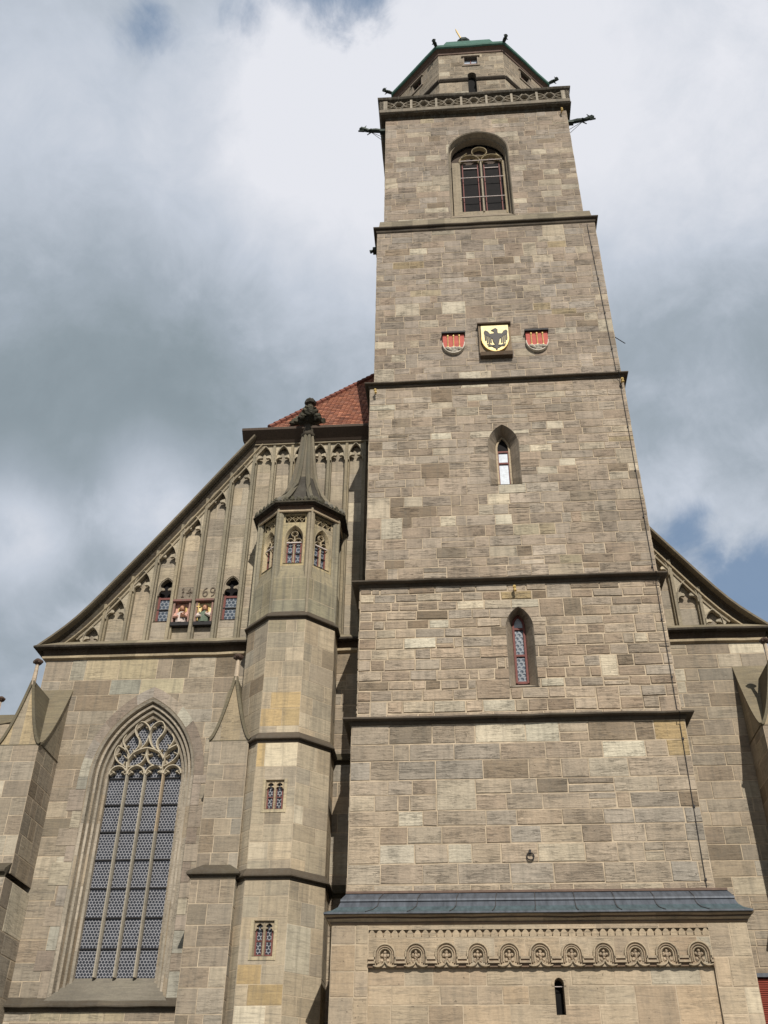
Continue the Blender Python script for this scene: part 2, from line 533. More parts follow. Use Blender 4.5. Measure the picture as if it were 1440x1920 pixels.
    def lathe(s, cx, cy, prof, n=10, a0=0.0):
        R = [[(cx + r * cos(a0 + 2 * PI * i / n), cy + r * sin(a0 + 2 * PI * i / n), z) for i in range(n)] for r, z in prof]
        for a, b2 in zip(R[:-1], R[1:]):
            s.strip(a, b2, True)
        s.poly(R[0][::-1])
        s.poly(R[-1])

    def tube(s, pts, rad, n=6):
        rs = rad if isinstance(rad, (list, tuple)) else [rad] * len(pts)
        P = [Vector(p) for p in pts]
        R = []
        for i, p in enumerate(P):
            d = (P[min(i + 1, len(P) - 1)] - P[max(i - 1, 0)]).normalized()
            h = Vector((0, 0, 1)) if abs(d.z) < 0.9 else Vector((1, 0, 0))
            u = d.cross(h).normalized()
            w = d.cross(u)
            R.append([tuple(p + rs[i] * (cos(2 * PI * k / n) * u + sin(2 * PI * k / n) * w)) for k in range(n)])
        for a, b2 in zip(R[:-1], R[1:]):
            s.strip(a, b2, True)
        s.poly(R[0][::-1])
        s.poly(R[-1])

    def blob(s, c, r, jit=0.0, sx=1, sy=1, sz=1, nu=8, nv=6, seed=0):
        rr = random.Random(seed)
        R = []
        for j in range(1, nv):
            t = PI * j / nv
            R.append([])
            for i in range(nu):
                k = r * (1 + rr.uniform(-jit, jit))
                R[-1].append((c[0] + k * sx * sin(t) * cos(2 * PI * i / nu), c[1] + k * sy * sin(t) * sin(2 * PI * i / nu), c[2] + k * sz * cos(t)))
        for a, b2 in zip(R[:-1], R[1:]):
            s.strip(a, b2, True)
        top, bot = (c[0], c[1], c[2] + r * sz), (c[0], c[1], c[2] - r * sz)
        for i in range(nu):
            j = (i + 1) % nu
            s.poly([top, R[0][j], R[0][i]])
            s.poly([bot, R[-1][i], R[-1][j]])

    def masonry(s, x0, x1, z0, z1, ch, cl, pal, holes=(), clip=None, gap=0.026, proud=0.014, jit=0.0, y=0.0, special=(), seed=1,
                tall=0.05, split=0.05, jitter_col=0.07):
        """coursed ashlar: every block is its own bevelled block of stone over a mortar bed (material slot 1)"""
        r = random.Random(seed)
        hs = []
        t = z0
        while t < z1 - 1e-6:
            h = r.uniform(*ch)
            if z1 - t - h < ch[0] * 0.5:
                h = z1 - t
            hs.append(h)
            t += h
        pal = PAL[pal] if isinstance(pal, str) else pal
        holes = [(ccw(h), min(p[0] for p in h), max(p[0] for p in h), min(p[1] for p in h), max(p[1] for p in h)) for h in holes]
        clip = ccw(clip) if clip else None
        blocked = []
        z = z0
        for i, h in enumerate(hs):
            free, cur = [], x0
            for a, b2 in sorted(blocked):
                if a > cur + 1e-6:
                    free.append((cur, a))
                cur = b2
            if cur < x1 - 1e-6:
                free.append((cur, x1))
            nb = []
            for a, b2 in free:
                x = a
                first = True
                while x < b2 - 1e-6:
                    l = r.uniform(*cl) * (0.55 if r.random() < 0.16 else 1.0)
                    if first and a == x0:
                        l *= r.uniform(0.5, 1.0)
                    first = False
                    if b2 - x - l < cl[0] * 0.5:
                        l = b2 - x
                        if l > cl[1] * 1.3:
                            l *= 0.5
                    zt = z + h
                    if i + 1 < len(hs) and r.random() < tall and l > cl[0]:
                        zt += hs[i + 1]
                        nb.append((x, x + l))
                        s._cell(r, x, x + l, z, zt, pal, holes, clip, gap, proud, jit, y, special, jitter_col)
                    elif r.random() < split and h > ch[0]:
                        zm = z + h * r.uniform(0.4, 0.6)
                        s._cell(r, x, x + l, z, zm, pal, holes, clip, gap, proud, jit, y, special, jitter_col)
                        s._cell(r, x, x + l, zm, zt, pal, holes, clip, gap, proud, jit, y, special, jitter_col)
                    else:
                        s._cell(r, x, x + l, z, zt, pal, holes, clip, gap, proud, jit, y, special, jitter_col)
                    x += l
            blocked = nb
            z += h

    def _cell(s, r, xa, xb, za, zb, pal, holes, clip, gap, proud, jit, y, special, jc):
        mean = [sum(p[i] for p in pal) / len(pal) for i in range(3)]
        c = r.choice(pal)
        c = tuple(mean[i] + (c[i] - mean[i]) * 0.6 for i in range(3))
        pr_ = r.random()
        if pr_ < 0.07:
            c = tuple(c[i] + (KIND['p'][i] - c[i]) * 0.7 for i in range(3))
        elif pr_ < 0.09:
            c = tuple(c[i] + (KIND['w'][i] - c[i]) * 0.7 for i in range(3))
        elif pr_ < 0.12:
            c = tuple(c[i] + (KIND['d'][i] - c[i]) * 0.6 for i in range(3))
        for px, pz, k in special:
            if xa <= px < xb and za <= pz < zb:
                f_ = 0.85 if k in 'Ow' else 0.6
                c = tuple(c[i] + (KIND[k][i] - c[i]) * f_ for i in range(3))
        k = 1 + r.gauss(0, jc)
        cc = lin(c)
        hue = r.uniform(-0.03, 0.03)
        col = (cc[0] * k * (1 + hue), cc[1] * k, cc[2] * k * (1 - hue), r.random())
        g = gap / 2
        rect = [(xa, za), (xb, za), (xb, zb), (xa, zb)]
        J = lambda: r.uniform(-jit, jit)
        st = [(xa + g + J(), za + g + J()), (xb - g + J(), za + g + J()), (xb - g + J(), zb - g + J()), (xa + g + J(), zb - g + J())]
        h = proud * r.uniform(0.35, 1.25)
        hit = [q for q in holes if q[1] < xb and q[2] > xa and q[3] < zb and q[4] > za]
        cut = bool(hit)
        A, B = [rect], [st]
        if clip:
            A2 = clip_in(rect, clip)
            B2 = clip_in(st, clip)
            if not A2:
                return
            if abs(area(A2) - area(rect)) > 1e-5:
                cut = True
            A, B = [A2], ([B2] if B2 else [])
        for q in hit:
            A = [o for p in A for o in subtract(p, q[0])]
            B = [o for p in B for o in subtract(p, q[0])]
        for p in A:
            s.poly([(a, y, b2) for a, b2 in p], 1, (1, 1, 1, 0))
        if cut:
            for p in B:
                s.poly([(a, y - h, b2) for a, b2 in p], 0, col)
        else:
            bv = min(0.014, (xb - xa) * 0.2)
            inn = [(st[0][0] + bv, st[0][1] + bv), (st[1][0] - bv, st[1][1] + bv), (st[2][0] - bv, st[2][1] - bv), (st[3][0] + bv, st[3][1] - bv)]
            O = [(a, y, b2) for a, b2 in st]
            I = [(a, y - h, b2) for a, b2 in inn]
            s.poly(I, 0, col)
            for q in range(4):
                w = (q + 1) % 4
                s.poly([O[q], O[w], I[w], I[q]], 0, col)

    def build(s, name, mats, parent=None, smooth=False):
        mats = mats if isinstance(mats, (list, tuple)) else [mats]
        root = parent
        base = Vector((0, 0, 0))
        while root is not None:
            base += Vector(root.location)
            root = root.parent
        me = bpy.data.meshes.new(name)
        vs = [(p[0] - base.x, p[1] - base.y, p[2] - base.z) for p in s.v]
        me.from_pydata(vs, [], s.f)
        for mt in mats:
            me.materials.append(MAT[mt] if isinstance(mt, str) else mt)
        me.polygons.foreach_set('material_index', s.m)
        uvl = me.uv_layers.new(name='UVMap')
        uvl.data.foreach_set('uv', [t for f in s.uv for p in f for t in p])
        ca = me.color_attributes.new('Col', 'FLOAT_COLOR', 'CORNER')
        buf = []
        for f, c in zip(s.f, s.c):
            buf.extend(c * len(f))
        ca.data.foreach_set('color', buf)
        if smooth:
            me.polygons.foreach_set('use_smooth', [True] * len(s.f))
        me.validate()
        me.update()
        o = bpy.data.objects.new(name, me)
        COLL.objects.link(o)
        if parent is not None:
            o.parent = parent
        return o


def thing(name, label, cat, loc, group=None):
    o = bpy.data.objects.new(name, None)
    COLL.objects.link(o)
    o.location = loc
    o.empty_display_size = 0.3
    o['label'] = label
    o['category'] = cat
    if group:
        o['group'] = group
    return o


def arch(xc, hw, z0, zs, rise, n=9):
    """outline of an arched opening from its left foot over the head to its right foot"""
    rise = max(rise, hw)
    R = (hw * hw + rise * rise) / (2 * hw)
    a1 = math.asin(min(1.0, rise / R))
    L = [(xc - hw, z0)]
    for i in range(n + 1):
        a = a1 * i / n
        L.append((xc - hw + R - R * cos(a), zs + R * sin(a)))
    return L + [(2 * xc - x, z) for x, z in L[::-1][1:]]


def reveal(mb, loops):
    A = None
    for pts, y in loops:
        B = [(x, y, z) for x, z in pts]
        if A:
            mb.strip(A, B)
        A = B


def arc(cx, cz, r, a0, a1, n=10):
    return [(cx + r * cos(math.radians(a0 + (a1 - a0) * i / n)), cz + r * sin(math.radians(a0 + (a1 - a0) * i / n))) for i in range(n + 1)]


def smooth_path(P, n=5):
    out = []
    for i in range(len(P) - 1):
        p0, p1, p2, p3 = P[max(i - 1, 0)], P[i], P[i + 1], P[min(i + 2, len(P) - 1)]
        for k in range(n):
            t = k / n
            out.append(tuple(0.5 * (2 * p1[d] + (p2[d] - p0[d]) * t + (2 * p0[d] - 5 * p1[d] + 4 * p2[d] - p3[d]) * t * t + (3 * p1[d] - p0[d] - 3 * p2[d] + p3[d]) * t ** 3) for d in (0, 1)))
    return out + [P[-1]]


def foil_head(xc, hw, zs, h, n=5):
    """outline of a pointed head with two long cusps, left to right"""
    L = [(-1, 0), (-0.97, 0.10), (-0.88, 0.21), (-0.72, 0.29), (-0.50, 0.315), (-0.30, 0.30), (-0.19, 0.345), (-0.30, 0.43), (-0.50, 0.46), (-0.70, 0.48),
         (-0.83, 0.53), (-0.88, 0.60), (-0.80, 0.69), (-0.62, 0.80), (-0.36, 0.91)]
    L = [(xc + x * hw, zs + z * h) for x, z in L]
    return L + [(xc, zs + h)] + [(2 * xc - x, z) for x, z in L[::-1]]


def window_bars(mb, x0, x1, zs, w, y0, y1):
    for z in zs:
        mb.box(x0, x1, y0, y1, z - w / 2, z + w / 2)
random.seed(7)
# ------------------------------------------------------------------ ground
g = MB()
for i in range(-6, 6):
    for j in range(-6, 6):
        g.poly([(i * 150, j * 150, 0), ((i + 1) * 150, j * 150, 0), ((i + 1) * 150, (j + 1) * 150, 0), (i * 150, (j + 1) * 150, 0)])
go = g.build('ground', 'ground')
go['kind'] = 'structure'
go['label'] = 'paved square in front of the church'

P = 3.0                         # depth of the hall's west wall behind the tower front
XL, XR = -14.62, 10.52          # corners of the hall
XC = -2.05                      # its axis
FA = frame(0, P, 0)             # local x = world X, local y = depth into the wall

# ================================================================== church hall
hall = thing('church_hall', 'grey brown sandstone church hall with stepped niche gable and red hipped roof behind the tower', 'church', (XC, P, 0))

# --- great window geometry
WXC = -10.50
great = [(1.78, -0.02), (1.75, 0.0), (1.67, 0.03), (1.66, 0.20), (1.60, 0.14), (1.53, 0.15), (1.52, 0.32), (1.46, 0.25), (1.39, 0.26), (1.38, 0.42), (1.32, 0.36), (1.25, 0.40), (1.24, 0.56)]
gl = [arch(WXC, hw, 6.62 + 1.15 * max(0, y), 13.32, 2.2 + (hw - 1.24) * 1.13, 12) for hw, y in great]
gwin_hole = gl[0]

gable_b = [-14.0, -12.85, -12.0, -11.2, -10.38, -9.55, -8.7, -7.85, -7.05, -6.3, -5.55, -4.8, -4.07, -3.34]
SPEC_HALL = [(-12.3, 17.51, 'y'), (-11.52, 17.49, 'y'), (-10.64, 17.46, 'y'), (-9.68, 17.45, 'p'), (-8.53, 17.46, 'p'), (-10.64, 16.8, 'y'), (-9.49, 16.73, 'y'), (-13.4, 17.18, 'g'), (-11.51, 16.82, 'g'), (-9.82, 17.04, 'd'), (-12.34, 16.13, 'd'), (-12.86, 13.91, 'd'), (-13.08, 11.85, 'd'), (-12.45, 8.42, 'd'), (-12.62, 6.17, 'y'), (-11.5, 6.16, 'y'), (-10.4, 6.16, 'y'), (9.96, 17.45, 'w'), (9.0, 17.07, 'p'), (8.41, 15.81, 'd'), (10.09, 16.35, 'p')]
wl = MB(FA)
wl.masonry(XL, -3.1, 0, 17.68, (0.5, 0.68), (0.8, 1.6), 'hall', holes=[gwin_hole], gap=0.022, proud=0.010, special=SPEC_HALL, seed=11, tall=0.03, split=0.02)
wl.masonry(6.6, XR, 0, 17.68, (0.42, 0.58), (0.8, 1.7), 'hall', gap=0.022, proud=0.016, jit=0.004, special=SPEC_HALL, seed=12, tall=0.03, split=0.05)
wl.T = frame(XL, 13.0, -PI / 2)
wl.masonry(0, 10.0, 0, 17.68, (0.5, 0.68), (0.8, 1.6), 'hall', gap=0.022, proud=0.010, seed=13)
wl.T = frame(XR, P, PI / 2)
wl.masonry(0, 10.0, 0, 17.68, (0.5, 0.68), (0.8, 1.6), 'hall', gap=0.022, proud=0.010, seed=14)
wl.T = IDENT
wl.shade((150, 138, 115))
for xx in (XL, XR):
    wl.poly([(xx, 13, 0), (xx, 55, 0), (xx, 55, 17.68), (xx, 13, 17.68)])
wl.poly([(XL, 55, 0), (XR, 55, 0), (XR, 55, 17.68), (XL, 55, 17.68)])
wl.build('wall', ['smooth', 'mortar'], hall)

# --- great window
gw = MB(FA)
gw.shade((158, 146, 118))
k = 0
for (A, ya), (B, yb) in zip(zip(gl[:-1], [q[1] for q in great[:-1]]), zip(gl[1:], [q[1] for q in great[1:]])):
    gw.shade(random.choice([(154, 145, 128), (162, 152, 133), (157, 147, 128)]))
    for i in range(len(A) - 1):
        if i == 0 or i == len(A) - 2:            # jambs: cut into courses
            n = 13
            if i == 0:
                gw.shade((160, 146, 118))
            for q in range(n):
                if q % 2 == 0:
                    gw.shade(random.choice([(154, 145, 126), (164, 153, 132), (160, 146, 121), (172, 161, 140)]))
                f0, f1 = q / n, (q + 1) / n
                L = lambda pts, f: (pts[i][0] + (pts[i + 1][0] - pts[i][0]) * f, pts[i][1] + (pts[i + 1][1] - pts[i][1]) * f)
                a0, a1, b0, b1 = L(A, f0), L(A, f1), L(B, f0), L(B, f1)
                gw.poly([(a0[0], ya, a0[1]), (a1[0], ya, a1[1]), (b1[0], yb, b1[1]), (b0[0], yb, b0[1])])
        else:
            gw.poly([(A[i][0], ya, A[i][1]), (A[i + 1][0], ya, A[i + 1][1]), (B[i + 1][0], yb, B[i + 1][1]), (B[i][0], yb, B[i][1])])
gwo = gw.build('great_window', ['smooth', 'mortar'], hall)
gwo['label'] = 'tall pointed four light window with flowing tracery and round leaded panes'
# surround of dressed stone flush with the wall
sr = MB(FA)
outer = arch(WXC, 2.10, 6.6, 13.32, 3.2, 12)
inn = gl[0]
pts = list(range(1, len(inn) - 1))
for a, b2 in zip(pts[:-1:2], pts[2::2]):
    sr.shade(random.choice(PAL['hall'] + [(176, 170, 150), (160, 156, 140)]))
    sr.prism([inn[a], inn[a + 1], inn[b2], outer[b2], outer[a + 1], outer[a]], -0.024, 0.02, False)
for sgn in (-1, 1):
    z = 6.62
    i = 0
    while z < 13.3:
        h = min(random.uniform(0.45, 0.75), 13.32 - z)
        w = (0.30, 0.62)[i % 2] * random.uniform(0.85, 1.1)
        sr.shade(random.choice(PAL['hall'] + [(172, 162, 138), (160, 156, 140)]))
        x0, x1 = WXC + sgn * 1.785, WXC + sgn * (1.785 + w)
        sr.box(min(x0, x1), max(x0, x1), -0.022, 0.02, z + 0.009, z + h - 0.009)
        z += h
        i += 1
sr.build('window_surround', 'smooth', gwo)
si = MB(FA)
si.shade((118, 112, 98))
si.poly([(WXC - 1.82, -0.10, 6.56), (WXC + 1.82, -0.10, 6.56), (WXC + 1.26, 0.56, 7.28), (WXC - 1.26, 0.56, 7.28)])
si.poly([(WXC - 1.82, -0.10, 6.56), (WXC - 1.26, 0.70, 7.30), (WXC - 1.82, 0.70, 6.56)])
si.poly([(WXC + 1.82, -0.10, 6.56), (WXC + 1.26, 0.70, 7.30), (WXC + 1.82, 0.70, 6.56)])
si.poly([(WXC - 1.82, -0.10, 6.56), (WXC + 1.82, -0.10, 6.56), (WXC + 1.82, -0.10, 6.44), (WXC - 1.82, -0.10, 6.44)])
si.build('sill', 'trim', gwo)
pn = MB(FA)
pn.prism(arch(WXC, 1.26, 7.2, 13.38, 2.26, 12), 0.54, 0.58)
pn.build('pane', 'glass', gwo)
for x in (-0.62, 0, 0.62):
    mu = MB(FA)
    mu.shade((162, 154, 135))
    mu.bar([(WXC + x, 7.26), (WXC + x, 9.3)], 0.095, 0.34, 0.54)
    mu.shade((156, 149, 131))
    mu.bar([(WXC + x, 9.3), (WXC + x, 11.6)], 0.095, 0.34, 0.54)
    mu.shade((166, 158, 138) if x < 0.3 else (170, 153, 124))
    mu.bar([(WXC + x, 11.6), (WXC + x, 13.6)], 0.095, 0.34, 0.54)
    mu.build('mullion', 'cream', gwo)
tr = MB(FA)
tr.shade((190, 179, 153))
for x in (-0.93, -0.31, 0.31, 0.93):
    tr.bar(arc(WXC + x, 13.52, 0.29, 0, 180, 10), 0.075, 0.32, 0.54)
    for s in (-1, 1):
        tr.bar([(WXC + x + s * 0.27, 13.50), (WXC + x + s * 0.17, 13.60), (WXC + x + s * 0.10, 13.58)], 0.04, 0.38, 0.54)
        tr.bar([(WXC + x + s * 0.24, 13.66), (WXC + x + s * 0.12, 13.61)], 0.05, 0.38, 0.54)
C0 = -10.545
half = [([(-11.14, 13.55), (-11.17, 13.94), (-11.12, 14.10), (-10.99, 14.27), (-10.76, 14.39), (C0, 14.44)], 0.075),
        ([(-11.17, 13.94), (-11.17, 14.15), (-11.28, 14.37), (-11.55, 14.53)], 0.07),
        ([(-11.20, 13.77), (-11.51, 13.98), (-11.64, 14.20), (-11.63, 14.40), (-11.55, 14.53)], 0.055),
        ([(-11.10, 13.77), (-10.74, 13.86), (-10.58, 14.08), (C0, 14.42)], 0.055),
        ([(-11.17, 14.20), (-11.34, 14.50), (-11.43, 14.72), (-11.34, 14.92)], 0.06),
        ([(-11.06, 14.22), (-10.87, 14.46), (-10.86, 14.70), (-11.01, 14.93), (-11.06, 15.15), (-10.97, 15.34), (-10.83, 15.38), (-10.66, 15.27), (-10.555, 15.08), (-10.56, 14.82), (-10.64, 14.58), (-10.80, 14.39)], 0.06)]
for pth, w in half:
    for m in (0, 1):
        q = smooth_path([((2 * C0 - x) if m else x, z) for x, z in pth], 4)
        tr.bar(q, w * 1.12, 0.32, 0.54)
for x, z, dx, dz in ((-11.60, 14.22, 0.13, 0.06), (-11.22, 14.10, -0.12, 0.10), (-10.60, 14.20, -0.13, 0.03), (-11.02, 14.24, 0.08, -0.08), (-11.32, 14.50, 0.10, 0.06), (-10.98, 14.32, -0.08, 0.08), (-11.05, 15.18, 0.12, 0.02), (-10.60, 15.18, -0.12, 0.02), (-11.00, 14.93, 0.09, -0.05), (-11.30, 13.86, 0.04, 0.12)):
    for m in (0, 1):
        f = (lambda v: 2 * C0 - v) if m else (lambda v: v)
        tr.bar([(f(x), z), (f(x + dx), z + dz)], 0.045, 0.38, 0.54)
tr.build('tracery', 'cream', gwo)
sb = MB(FA)
window_bars(sb, WXC - 1.25, WXC + 1.25, (13.42, 12.52, 11.63, 10.74, 9.86, 8.97, 8.08), 0.04, 0.49, 0.535)
sb.build('saddle_bar', 'iron', gwo)

# --- string course under the great window, main cornice
DRIP = [(0, 0.24), (0.19, 0.03), (0.21, 0.0), (0.21, -0.04), (0.18, -0.06), (0.06, -0.045), (0.04, -0.12), (0, -0.16)]
stc = MB(FA)
stc.shade((92, 84, 70))
stc.ring([(XL, 0), (-8.3, 0)], [(o, z + 6.42) for o, z in DRIP], False)
stc.build('string_course', 'trim', hall)
cor = MB(FA)
cplan = lambda a, b2: [(a, 10)] + [(a, 0), (b2, 0)] if a < -10 else [(a, 0), (b2, 0), (b2, 10)]
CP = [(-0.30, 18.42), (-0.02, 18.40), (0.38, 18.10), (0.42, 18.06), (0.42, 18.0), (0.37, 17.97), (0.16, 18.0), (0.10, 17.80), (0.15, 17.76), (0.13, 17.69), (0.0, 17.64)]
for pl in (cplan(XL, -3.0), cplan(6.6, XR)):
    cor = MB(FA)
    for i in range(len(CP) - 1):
        cor.shade([(140, 128, 104), (136, 126, 102), (84, 76, 62), (62, 55, 45), (56, 49, 40), (54, 47, 38), (76, 64, 50), (170, 152, 118), (182, 166, 132), (150, 134, 106)][i])  # underside and cove strips darker: their shade is put into the stone colour
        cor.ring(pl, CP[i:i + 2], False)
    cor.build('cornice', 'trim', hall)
# rings of the turret continued along the strip of wall beside the tower
for z in (13.72, 9.52):
    q = MB(FA)
    q.shade((70, 64, 48))
    q.ring([(-4.4, 0), (-3.0, 0)], [(o * 0.8, zz + z) for o, zz in DRIP], False)
    q.build('string_course', 'trim', hall)

# --- gable
rake = smooth_path([(-14.98, 18.06), (-13.71, 19.24), (-12.13, 21.36), (-10.5, 23.68), (-8.99, 25.90), (-7.85, 27.55)], 4)
rk = [(x + 0.40, z - 0.22) for x, z in rake]


def rake_z(x, off=0.0):
    """height of the inner rake line above x (left half)"""
    x = x if x < XC else 2 * XC - x
    pts = [(a, z - off) for a, z in rake]
    for (xa, za), (xb, zb) in zip(pts[:-1], pts[1:]):
        if xa <= x <= xb:
            return za + (zb - za) * (x - xa) / (xb - xa)
    return 27.3 if x > pts[-1][0] else pts[0][1]


apexz = {0: 19.0, 1: 20.17, 2: 21.31, 3: 22.54, 4: 23.81, 5: 25.05, 6: 26.25}
TOP = 27.28
GD = 0.27                                     # niche depth
gb = MB(FA)
panels = []
bb = gable_b
for i in range(len(bb) - 1):
    panels.append((i, bb[i], bb[i + 1]))
mir = [(i, 2 * XC - b2, 2 * XC - a) for i, a, b2 in panels if i <= 3]
gholes = {}
GW = {3: (-10.74, 0.31), 6: (-8.24, 0.31)}
for i, (c, hw) in GW.items():
    gholes[i] = arch(c, hw, 19.30, 20.70, 0.48, 5)
sd = 100
for i, a, b2 in panels + mir:
    sd += 1
    left = a < XC
    za, zb = rake_z(a, 0.3), rake_z(b2, 0.3)
    if i >= 7:
        za = zb = TOP
    gb.masonry(a, b2, 18.3, max(za, zb), (0.55, 0.95), (0.75, 1.5), 'gable', holes=[gholes[i]] if (i in gholes and left) else (), clip=[(a, 18.3), (b2, 18.3), (b2, zb), (a, za)] if abs(za - zb) > 0.01 else None, gap=0.018, proud=0.006, y=GD, seed=sd, tall=0.1, split=0)
gb.shade((150, 138, 116))
gb.poly([(-3.34, GD + 0.02, 18.3), (7.1, GD + 0.02, 18.3), (7.1, GD + 0.02, 22.5), (3.75, GD + 0.02, TOP), (-3.34, GD + 0.02, TOP)])
# solid back of the gable and the parapet behind the coping
back = [(XL, 17.7)] + [(x + 0.2, z - 0.2) for x, z in rake] + [(2 * XC - x - 0.2, z - 0.2) for x, z in rake[::-1]] + [(XR, 17.7)]
gb.prism(back, GD + 0.32, GD + 0.62)
gab = gb.build('gable', ['smooth', 'mortar'], hall)
gab['label'] = 'curved stone gable of tall blind niches with trefoil heads'
# pilasters between the niches
for i, x in [(i, x) for i, x in enumerate(bb[1:], 1)] + [(i, 2 * XC - x) for i, x in enumerate(bb[1:4], 1)]:
    q = MB(FA)
    q.shade(random.choice([(146, 136, 112), (134, 126, 104), (152, 140, 112)]))
    zt = min(rake_z(x, 0.42), TOP)
    sec = [(-0.115, GD), (-0.105, 0.12), (-0.06, 0.09), (-0.05, -0.01), (0.05, -0.01), (0.06, 0.09), (0.105, 0.12), (0.115, GD)]
    for (xa, ya), (xb, yb) in zip(sec[:-1], sec[1:]):
        q.poly([(x + xa, ya, 18.28), (x + xb, yb, 18.28), (x + xb, yb, zt), (x + xa, ya, zt)])
    q.build('pilaster', 'lantern', gab)
# trefoil niche heads
for i, a, b2 in panels + mir:
    left = a < XC
    c, W2 = (a + b2) / 2, (b2 - a) / 2
    hw = W2 - 0.075
    za, zb = rake_z(a, 0.40), rake_z(b2, 0.40)
    if i >= 7:
        za = zb = TOP - 0.02
        ap = TOP - 0.08
    else:
        ap = apexz[i]
        if i == 0:
            ap = 18.96
    h = 0.82 if i else 0.62
    zs = ap - h
    if i == 0:
        c = c + (0.25 if left else -0.25)
        hw = 0.30
    fo = foil_head(c, hw, zs, h)
    q = MB(FA)
    q.shade(random.choice([(182, 170, 143), (174, 163, 137), (186, 173, 144)]))
    if i == 0:
        lo, hi = (a + 0.05, b2) if left else (a, b2 - 0.05)
        if left:
            poly = [(b2, zs), (b2, zb), (lo + 0.2, max(rake_z(lo + 0.2, 0.4), zs + 0.02)), (c - hw - 0.03, zs)] + fo
        else:
            poly = [(hi - 0.2, max(rake_z(hi - 0.2, 0.4), zs + 0.02)), (a, za), (a, zs)] + fo + [(c + hw + 0.03, zs)]
            poly = fo + [(c + hw + 0.03, zs), (hi - 0.2, max(rake_z(hi - 0.2, 0.4), zs + 0.02)), (a, za), (a, zs)]
        q.prism(poly, 0.05, 0.17)
    else:
        q.prism([(b2, zs), (b2, zb), (a, za), (a, zs)] + fo, 0.05, 0.17)
    q.bar([(c - hw, zs - 0.02)] + arch(c, hw + 0.0, zs + 0.05, zs + 0.14, h - 0.10, 6)[1:-1] + [(c + hw, zs - 0.02)], 0.05, -0.01, 0.08)
    q.build('niche_head', 'lantern', gab)
# coping and the two slender mouldings below it
cp = MB(FA)
for m in (0, 1):
    f = (lambda x: 2 * XC - x) if m else (lambda x: x)
    s = -1 if not m else 1
    path = [(f(x), z) for x, z in rake]
    sg = 1 if not m else -1
    cp.shade((116, 106, 86))
    cp.sweep(path, [(sg * o, y) for o, y in [(0.10, 0.55), (0.14, 0.1), (0.08, -0.20), (0.02, -0.38), (-0.05, -0.38), (-0.08, -0.30), (-0.09, 0.55)]])
    cp.shade((66, 58, 46))  # face below the nose, its shade put into a darker colour
    cp.sweep(path, [(sg * o, y) for o, y in [(-0.085, -0.12), (-0.13, -0.09), (-0.16, -0.01), (-0.36, 0.02), (-0.36, 0.5), (-0.085, 0.5)]])
    cp.shade((160, 146, 116))
    cp.sweep(path, [(sg * o, y) for o, y in [(-0.36, -0.06), (-0.41, -0.06), (-0.44, 0.02), (-0.44, GD), (-0.36, GD)]])
    cp.shade((150, 138, 112))
    cp.sweep([(x, z) for x, z in path[3:]], [(sg * o, y) for o, y in [(-0.50, 0.0), (-0.56, 0.0), (-0.56, 0.2), (-0.50, 0.2)]])
cp.shade((152, 140, 114))
cp.box(-7.95, 3.85, -0.05, GD, TOP - 0.03, TOP + 0.05)
cp.build('coping', 'trim', gab)

# --- two small gable windows
for i, (c, hw) in GW.items():
    w = MB(FA)
    w.shade((150, 138, 116))
    L0, L1 = arch(c, hw, 19.30, 20.70, 0.48, 5), arch(c, hw - 0.03, 19.36, 20.70, 0.45, 5)
    reveal(w, [(L0, GD - 0.01), (L1, GD + 0.30)])
    w.poly([(c - hw, GD - 0.04, 19.28), (c + hw, GD - 0.04, 19.28), (c + hw, GD + 0.3, 19.38), (c - hw, GD + 0.3, 19.38)])
    fo = foil_head(c, hw - 0.03, 20.40, 0.74)
    w.prism([(c + hw, 20.40)] + [(x, z) for x, z in arch(c, hw, 20.4, 20.70, 0.48, 5)[::-1]][1:-1] + [(c - hw, 20.40)] + fo, GD + 0.02, GD + 0.10)
    wo_ = w.build('gable_window', 'lantern', hall)
    fr = MB(FA)
    for x in (c - hw + 0.05, c + hw - 0.05):
        fr.box(x - 0.045, x + 0.045, GD + 0.18, GD + 0.26, 19.36, 20.42)
    fr.box(c - hw, c + hw, GD + 0.185, GD + 0.255, 19.34, 19.41)
    fr.box(c - hw, c + hw, GD + 0.185, GD + 0.255, 20.32, 20.40)
    fr.build('frame', 'redwood', wo_)
    br = MB(FA)
    br.box(c - hw, c + hw, GD + 0.17, GD + 0.20, 19.86, 19.90)
    br.build('glazing_bar', 'iron', wo_)
    pa = MB(FA)
    pa.box(c - hw, c + hw, GD + 0.22, GD + 0.25, 19.3, 20.4)
    pa.build('pane', 'paleglass', wo_)
    dk = MB(FA)
    dk.prism(arch(c, hw, 20.35, 20.70, 0.48, 5), GD + 0.26, GD + 0.29)
    dk.build('upper_pane', 'blackglass', wo_)

